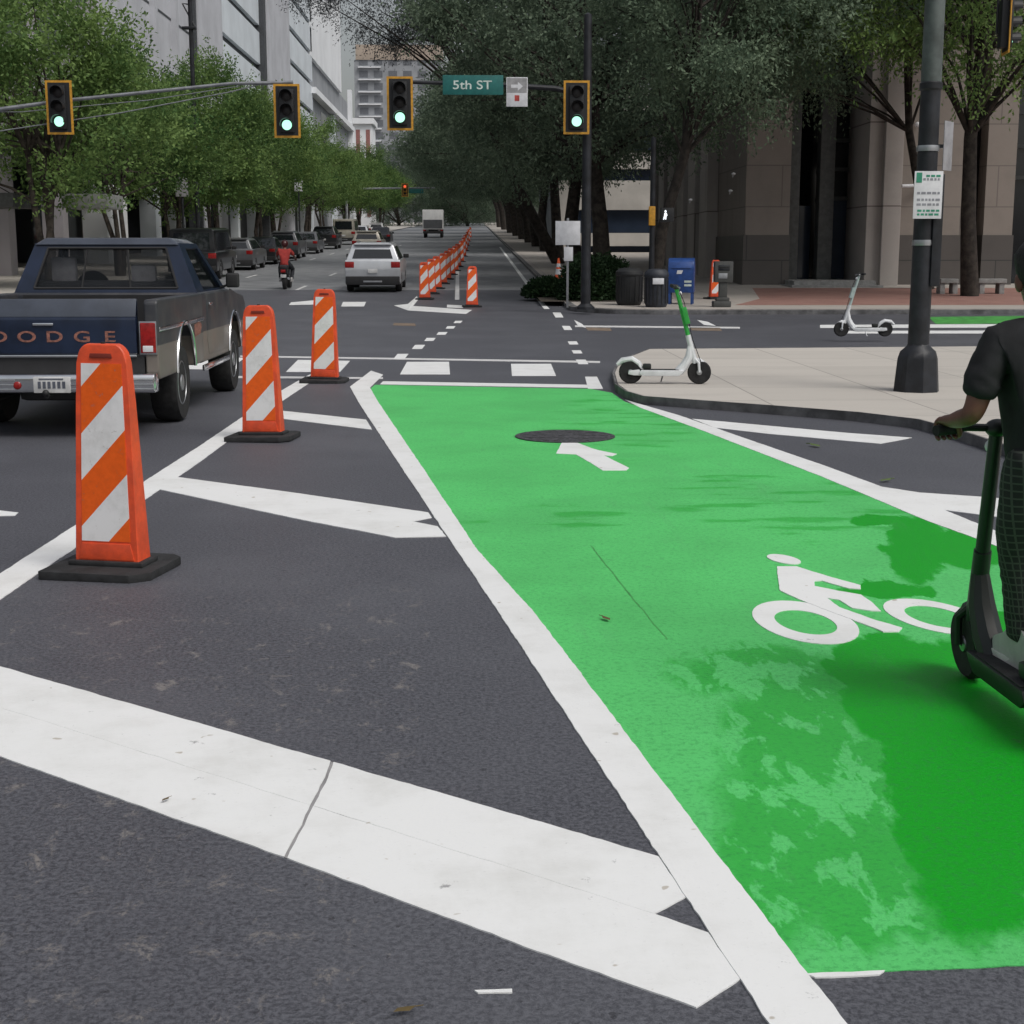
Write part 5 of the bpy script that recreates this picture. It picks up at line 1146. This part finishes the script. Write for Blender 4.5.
# grey green oak right of centre, leaning limb
rt = make_tree('oak_tree', 'grey green oak with a slanting limb before the stone building', 'tree', (5.35,44.0,zt(44)+.13), 12.2, 4.0, 5.3, 41, M['leaf_r'], M['bark_dark'], 84, 38000, .25, .3, .21, .085, .17, off=(2.2,-.4), group='oaks before the stone building', clump_r=.95)
make_tree('oak_tree', 'tall green oak at the right picture edge behind the lamp pole', 'tree', (15.5,45.5,zt(45.5)+.13), 14, 4.9, 6.2, 42, M['leaf_l'], M['bark_dark'], 96, 40000, .2, .3, .22, .09, .24, off=(-.6,-1.0), group='oaks before the stone building', clump_r=1.1)
make_tree('oak_tree', 'dark oak between the grey green one and the right edge', 'tree', (15.55,49.8,zt(49.5)+.13), 15, 4.6, 6.9, 43, M['leaf_c'], M['bark_dark'], 84, 34000, .2, .3, .22, .09,   .16, off=(-3.0,0), group='oaks before the stone building', clump_r=1.1)
# shrubs
def make_shrub(label, loc, rx, ry, h, seed, n=7000):
    rng = np.random.default_rng(seed); t = empty('shrub', loc, label, 'shrub', 'clipped shrubs on the far corner')
    p = rng.normal(size=(n,3)); p /= np.linalg.norm(p, axis=1, keepdims=True); p[:,2] = np.abs(p[:,2])
    d = p.copy(); rr = (rng.random((n,1))**.35)
    nz = np.array([1+.22*mnoise.noise(Vector(q*2.2)+Vector((seed,0,0))) for q in p])[:,None]
    P = p*np.array([rx,ry,h])*rr*nz; d = d+rng.normal(size=(n,3))*.8; d /= np.linalg.norm(d, axis=1, keepdims=True)
    link('foliage', quad_mesh('foliage', leaf_quads(P, d, rng, .13, .07)), M['leaf_h'], t, 0)
    b = MB()
    for k in range(5): a = k*1.3; b.tube([(0,0,-.05),(math.cos(a)*rx*.4,math.sin(a)*ry*.4,h*.6)], [.03,.012], 6)
    b.build('stem', M['bark_dark'], t)
for i, (px, Y, rx, h_, lb) in enumerate(((548,45.5,.75,.55,'low dark shrub at the left end of the corner planting'),(567,45.5,.8,.50,'dark shrub below the white square sign'),(588,43.5,.9,1.35,'rounded dark shrub right of the signal pole'),(608,44,.8,1.30,'dark shrub touching the black litter bin'))):
    make_shrub(lb, (atY(px,280,Y).x, Y, zt(Y)+.13), rx, .8, h_, 60+i)
sheet('planting_bed', [(atY(540,290,43).x,42.4),(atY(618,290,43).x,42.4),(atY(618,290,43).x,48),(atY(540,290,43).x,48)], .137, M['soil'], label='dark soil bed under the corner shrubs')
# cone on the pavement just before the low shrubs
pc = on_walk(561,0+287.5); make_cone('orange traffic cone with white collars behind the low corner shrubs', Vector((atY(558.5,280,52).x,52,zt(52)+.13)))

# ------------------------------------------------------------------ buildings
def each(nm, m_, t, boxes, bev=0):
    for q in boxes: part(nm, m_, t, [q], bev)
def part(nm, m_, t, boxes, bev=0):
    b = MB()
    for q in boxes: b.box(*q, bev)
    return b.build(nm, m_, t, 30)
# brown stone building at the right: front on y=53, flank on x=9.7
BY, BX, BH = 53.0, 9.75, 15.5; bz = zt(BY)
t = empty('stone_building', (BX,BY,bz), 'brown stone building with tall dark entrance bay and pale piers', 'building')
def fx(px): return atY(px,200,BY).x-BX
x790, x805, x825, x840, x862, x876, x896, x975, x985, x1014 = [fx(q) for q in (790,805,825,840,862,876,896,972,985,1014)]
D0 = .0
part('wall', M['stone'], t, [(0,x790,0,6,1.9,BH)])
part('wall', M['stone'], t, [(x896,x975,0,6,1.9,BH)])
each('wall', M['stone'], t, [(x985,x1014,0,6,1.9,BH), (x1014+3.2,x1014+14,0,6,1.9,BH)])
part('wall', M['stone'], t, [(0,x1014+14,6,27,0,BH)])
part('plinth', M['plinth'], t, [(-.06,x790+.03,-.06,6,0,1.9)]); each('plinth', M['plinth'], t, [(x896,x975+.04,-.06,6,0,1.9), (x985-.04,x1014+.04,-.06,6,0,1.9), (x1014+3.2,x1014+14,-.06,6,0,1.9)])
part('pier', M['stone_lt'], t, [(x862,x896,-.7,4,0,BH)], .02)
part('pier', M['stone_lt'], t, [(x876,x896-.1,-.95,-.7,0,BH)], .02)
part('column', M['colgrey'], t, [(x790+.15,x805,.9,1.5,0,BH)], .03); part('column', M['colgrey'], t, [(x825,x840,.9,1.5,0,BH)], .03)
part('glazing', M['win'], t, [(x790,x862,3.0,3.1,0,BH)])
fr_ = []
for zz_ in [3.2+1.05*k for k in range(20)]: fr_.append((x840+.02,x862,2.0,2.12,zz_,zz_+.14))
each('transom', M['mullion'], t, fr_)
part('door', M['win_blue'], t, [(x840+.05,x862-.02,2.1,2.16,.05,3.2)]); part('door', M['win_blue'], t, [(x805+.05,x825-.02,2.1,2.16,.05,3.0)])
part('window', M['win'], t, [(x840,x862,2.2,2.25,3.2,BH)])
part('window', M['win'], t, [(x975,x985,.8,.9,0,BH)]); wv = part('window', M['win'], t, [(x1014,x1014+3.2,.8,.9,0,BH)])
each('frame', M['mullion'], wv, [(x1014+.02,x1014+3.18,.70,.80,z,z+.14) for z in (3.9,5.0,6.2,8,10,12,14)]+[(x1014+1.55,x1014+1.65,.68,.8,0,BH)])
# flank: alternating piers and dark slots along the street
fl, gl = [], []
for k in range(6): fl.append((-.02-.0,.9,6+k*3.6,6+k*3.6+2.3,0,BH))
each('flank_pier', M['stone_lt'], t, [(-.45,.3,6.0+k*3.4,6.0+k*3.4+2.0,0,BH) for k in range(6)], .02)
each('flank_slot', M['win'], t, [(-.05,.02,8.0+k*3.4,9.4+k*3.4,0,BH) for k in range(6)])
each('step', M['bench'], t, [(x790-.3,x862+.3,-2.2,2.9,0,.15), (x790-.1,x862+.2,-1.6,2.9,.15,.30)])
b = MB()
for px, py in ((733,174),(730,191),(690,200)):
    q = atY(px,py,BY); b.ball((q.x-BX, -.1 if px > 720 else -.1, q.z-bz), .06, 8, (1.3,1,.8)); b.tube([(q.x-BX,.05,q.z-bz-.1),(q.x-BX,-.1,q.z-bz)], .02, 6)
b.build('wall_lamp', M['sign_white'], t)
b = MB(); q = atY(905,187,BY); b.tube([(q.x-BX-.35,-.75,q.z-bz),(q.x-BX+.6,-.1,q.z-bz+.05)], .06, 8); q = atY(916,125,BY); b.ball((q.x-BX,-.15,q.z-bz), .1, 8); b.build('wall_lamp', M['sign_white'], t)
# bench slabs by the tree
for px0, px1, lb in ((938,956,'short grey stone bench left of the right tree'),(976,1004,'grey stone bench right of the right tree')):
    a, c_ = atY(px0,288,46.8), atY(px1,288,46.8); tb = empty('stone_bench', ((a.x+c_.x)/2,46.8,zt(46.8)+.13), lb, 'bench', 'stone benches'); hw = (c_.x-a.x)/2
    b = MB(); b.box(-hw,hw,-.25,.25,.34,.48,.02); b.build('seat', M['bench'], tb)
    for s in (-1,1): b = MB(); b.box(s*hw*.7-.08,s*hw*.7+.08,-.2,.2,0,.34,.01); b.build('leg', M['bench'], tb)

# pale banded deck building up the right side
DY = 98; t = empty('parking_deck', (5.6,DY,zt(DY)), 'pale banded low building seen between the oaks and the stone building', 'building')
lv = [(atY(625,y,DY).z-zt(DY)) for y in (268,258,246,233,212,196,172,158)]
part('spandrel', M['deck'], t, [(0,22,0,.4,lv[1]-.6,lv[1]+.1)]); part('spandrel', M['deck'], t, [(0,22,0,.4,lv[2],lv[3])]); part('spandrel', M['deck'], t, [(0,22,0,.4,lv[5]-.9,lv[5]+1.0)])
part('spandrel', M['deck'], t, [(2.0,22,0,.4,lv[7]-.7,lv[7]+.4)]); part('spandrel', M['deck'], t, [(0,22,0,.4,lv[7]+3,lv[7]+4.2)])
part('glazing', M['win_blue'], t, [(.1,22,.5,.7,0,lv[7]+3)]); part('core', M['bfar'], t, [(0,22,.8,30,0,lv[7]+4)])
part('column', M['deck'], t, [(.0,.5,-.05,.5,0,lv[5]-.9)]); 
t = empty('office_building', (11.5,132,zt(132)), 'grey office block hidden behind the far right oaks', 'building'); part('wall', M['bfar'], t, [(0,20,0,90,0,20)])
each('window', M['win'], t, [(-.04,.02,3+k*6,6.5+k*6,3+j*3.6,5.4+j*3.6) for k in range(5) for j in range(5)])

# left side: near mauve building with dark shop fronts
LXB = -19.0
def seg(y0, y1): return y0, y1
t = empty('office_building', (LXB,45,zt(70)), 'mauve grey office building with dark shop fronts behind the left trees', 'building')
part('wall', M['bgrey3'], t, [(-25,0,0,32,5.0,34)]); part('wall', M['bgrey'], t, [(-25,-.02,32,57,5.0,40)])
each('fin', M['bgrey'], t, [(-.02,.35,32+k*6.2,32.7+k*6.2,5,40) for k in range(4)])
each('joint', M['reveal'], t, [(-.01,.012,0,56.9,8+3.6*k,8.12+3.6*k) for k in range(8)])
part('shop_glass', M['win'], t, [(-3,-2.9,0,57,-1,5)])
part('shop_ceiling', M['dark'], t, [(-3,0,0,57,4.9,4.99)])
for y in (0,8,16,24): part('pier', M['bgrey3'], t, [(-1,-.05,y,y+.9,-1,4.9)])
part('pier', M['bwhite'], t, [(-1,.25,31,35.5,-1,5.6)]); part('pier', M['bgrey2'], t, [(-1,-.05,44,45.5,-1,4.9)]); part('pier', M['bgrey2'], t, [(-1,-.05,52,53,-1,4.9)])
each('window', M['win'], t, [(-.06,.015,1.5+k*5.0,4.8+k*5.0,9+j*3.6,11.2+j*3.6) for k in range(6) for j in range(6)])
# awnings
for (pa, pb_, y0, y1, Y, m_, lb) in ((70,116,195,209,56,'awning','pale flat awning over the shop front behind the near tree'), (-40,24,194,208,52,'awning_d','dark flat awning at the left picture edge')):
    a = atY(pa,y0,Y); c_ = atY(pb_,y1,Y); ta = empty('awning', ((a.x+c_.x)/2,Y,c_.z), lb, 'awning', 'awnings on the left shop fronts'); hw = (c_.x-a.x)/2
    part('canopy', M[m_], ta, [(-hw,hw,-1.2,1.2,0,a.z-c_.z)], .02)
    b = MB(); b.tube([(-hw,0,(a.z-c_.z)),(-hw-1.2,0,1.6)], .03, 6); b.tube([(hw*.6,.2,a.z-c_.z),(-hw-.8,.2,1.9)], .02, 6); b.build('stay', M['dark'], ta)
# banded office tower
t = empty('office_building', (LXB,102,zt(120)), 'tall grey office building with pale panels and dark slanting joints', 'building')
y_ = lambda px: 1450*abs(LXB)/(475-px)-102
piers = [(0,y_(229)),(y_(271.5),y_(294.5)),(y_(317),y_(320))]
part('core', M['reveal'], t, [(-30,-.35,0,y_(320),0,70)])
part('pier', M['bgrey'], t, [(-.6,.5,.15,y_(229),0,70)]); part('pier', M['bgrey'], t, [(-.6,.5,y_(272.5),y_(294.5),0,70)])
each('pier_joint', M['reveal'], t, [(-.5,.42,-.35,.15,0,70), (-.5,.42,y_(271)-.4,y_(272.5),0,70)])
for (a, b2) in ((y_(229),y_(271)-.4), (y_(294.5),y_(320))):
    each('panel', M['bgrey2'], t, [(-.5,.0,a,b2,6+3.35*k,6+3.35*k+2.72) for k in range(19)])
part('canopy', M['bwhite'], t, [(.0,2.0,10,60,4.6,5.0)])
each('pillar', M['bgrey2'], t, [(-.3,.4,6+9*k,7+9*k,-2,6) for k in range(8)])
# white tower and low white annex beyond
t = empty('white_tower', (LXB,176.5,zt(190)), 'bright white tower beyond the banded office building', 'building')
zb_ = atY(330,70,190).z-zt(190)
part('wall', M['bwhite'], t, [(-25,0,0,40,zb_,80)]); part('wall', M['bfar'], t, [(-25,-.4,0,56,-2,zb_)])
part('ledge', M['bwhite'], t, [(-.4,.5,.2,56,zb_-4.2,zb_-3.5)])
part('window', M['win'], t, [(-.45,-.37,14,24,4,zb_-5)]); part('pilaster', M['bwhite'], t, [(-.4,.2,54.5,56.2,-2,zb_+2)]); part('pilaster', M['bgrey2'], t, [(-.4,.1,26,29,-2,zb_-4.3)])
# far tower closing the view
t = empty('apartment_tower', (-9,455,zt(455)), 'distant grey apartment tower with tan crown at the end of the street', 'building')
ztop = atY(410,60,455).z-zt(455)
part('wall', M['bfar'], t, [(-27,0,0,25,0,ztop)]); part('crown_storey', M['btan'], t, [(-26.5,-.5,-.3,24,ztop,ztop+4.4)])
each('window', mat('far_window', (.15,.16,.18), .4), t, [(-25.5+k*4.4,-22.9+k*4.4,-.06,.02,4+j*3.6,6+j*3.6) for k in range(6) for j in range(13)])
each('balcony', M['bwhite'], t, [(-25.8,-19,-1.0,-.05,3.2+j*3.6,3.5+j*3.6) for j in range(13)])
t = empty('low_building', (-33,330,zt(330)), 'low white and red banded building before the distant tower', 'building')
zz0 = atY(370,124,330).z-zt(330)
part('wall', M['bwhite'], t, [(0,10.5,0,12,-1,zz0)]); each('red_pier', mat('red_panel', (.34,.15,.14), .8), t, [(2.6+k*2.2,3.5+k*2.2,-.06,.02,2,zz0-1.2) for k in range(4)]); part('roof_slab', M['bwhite'], t, [(-.6,11,-.8,12,zz0,zz0+1.2)])
# street lamp among the left trees
t = empty('street_lamp', (-13.1,70.5,zt(70)+.13), 'thin dark street lamp rising above the left trees', 'lamp post')
b = MB(); b.lathe([(.16,0),(.12,.3),(.095,14.5),(.02,14.55)], n=10); b.build('pole', M['pole_black'], t)
q = atY(189,28,70.5); q2 = atY(165,10,70.5); lb_ = Vector((-13.1,70.5,zt(70)+.13))
b = MB(); b.tube([(0,0,12.0),(-.35,0,12.05), q-lb_+Vector((.3,0,.02))], .04, 6); b.build('lamp_arm', M['pole_black'], t)
b = MB(); b.box(q.x-lb_.x-.32,q.x-lb_.x+.32,-.15,.15,q.z-lb_.z-.06,q.z-lb_.z+.06,.03); b.build('lamp_head', M['pole_black'], t)
# poles and posts on the left pavement
for i, (px, Y, hh, lb) in enumerate(((184,66,4.2,'slim dark post right of the white shop pier'),(213,74,4.6,'slim dark post under the third left tree'),(230,80,4.4,'slim dark post left of the black van'),(300,104,5,'slim dark post far along the left pavement'))):
    x = atY(px,240,Y).x; tp_ = empty('sign_post', (x,Y,zt(Y)+.13), lb, 'post', 'posts on the left pavement')
    b = MB(); b.lathe([(.09,0),(.06,.15),(.05,hh),(.01,hh+.03)], n=8); b.build('post', M['pole_black'], tp_)
    b = MB(); b.box(-.28,.28,-.07,-.05,hh-.95,hh-.1,.01); b.build('sign_panel', M['sign_white'] if i in (1,3) else M['sign_back'], tp_)

# ------------------------------------------------------------------ light
w = bpy.data.worlds.new('World'); scene.world = w; w.use_nodes = True; nt = w.node_tree; bg = nt.nodes['Background']
sky = nt.nodes.new('ShaderNodeTexSky'); sky.sky_type = 'NISHITA'; sky.sun_disc = False
EL, AZ = R(54), R(134)
sky.sun_elevation = EL; sky.sun_rotation = AZ; sky.air_density = 1.3; sky.dust_density = 4.5; sky.ozone_density = 1.2
hs = nt.nodes.new('ShaderNodeHueSaturation'); hs.inputs['Saturation'].default_value = .35
nt.links.new(sky.outputs[0], hs.inputs['Color']); nt.links.new(hs.outputs[0], bg.inputs[0]); bg.inputs[1].default_value = .105
sd = bpy.data.lights.new('sun', 'SUN'); sd.energy = 1.5; sd.angle = R(26); sd.color = (1,.96,.90)
so = bpy.data.objects.new('sun', sd); COL.objects.link(so)
so.rotation_euler = (PI/2-EL, 0, PI-AZ)
vs = scene.view_settings; vs.view_transform = 'Standard'; vs.look = 'None'; vs.exposure = 0; vs.gamma = 1
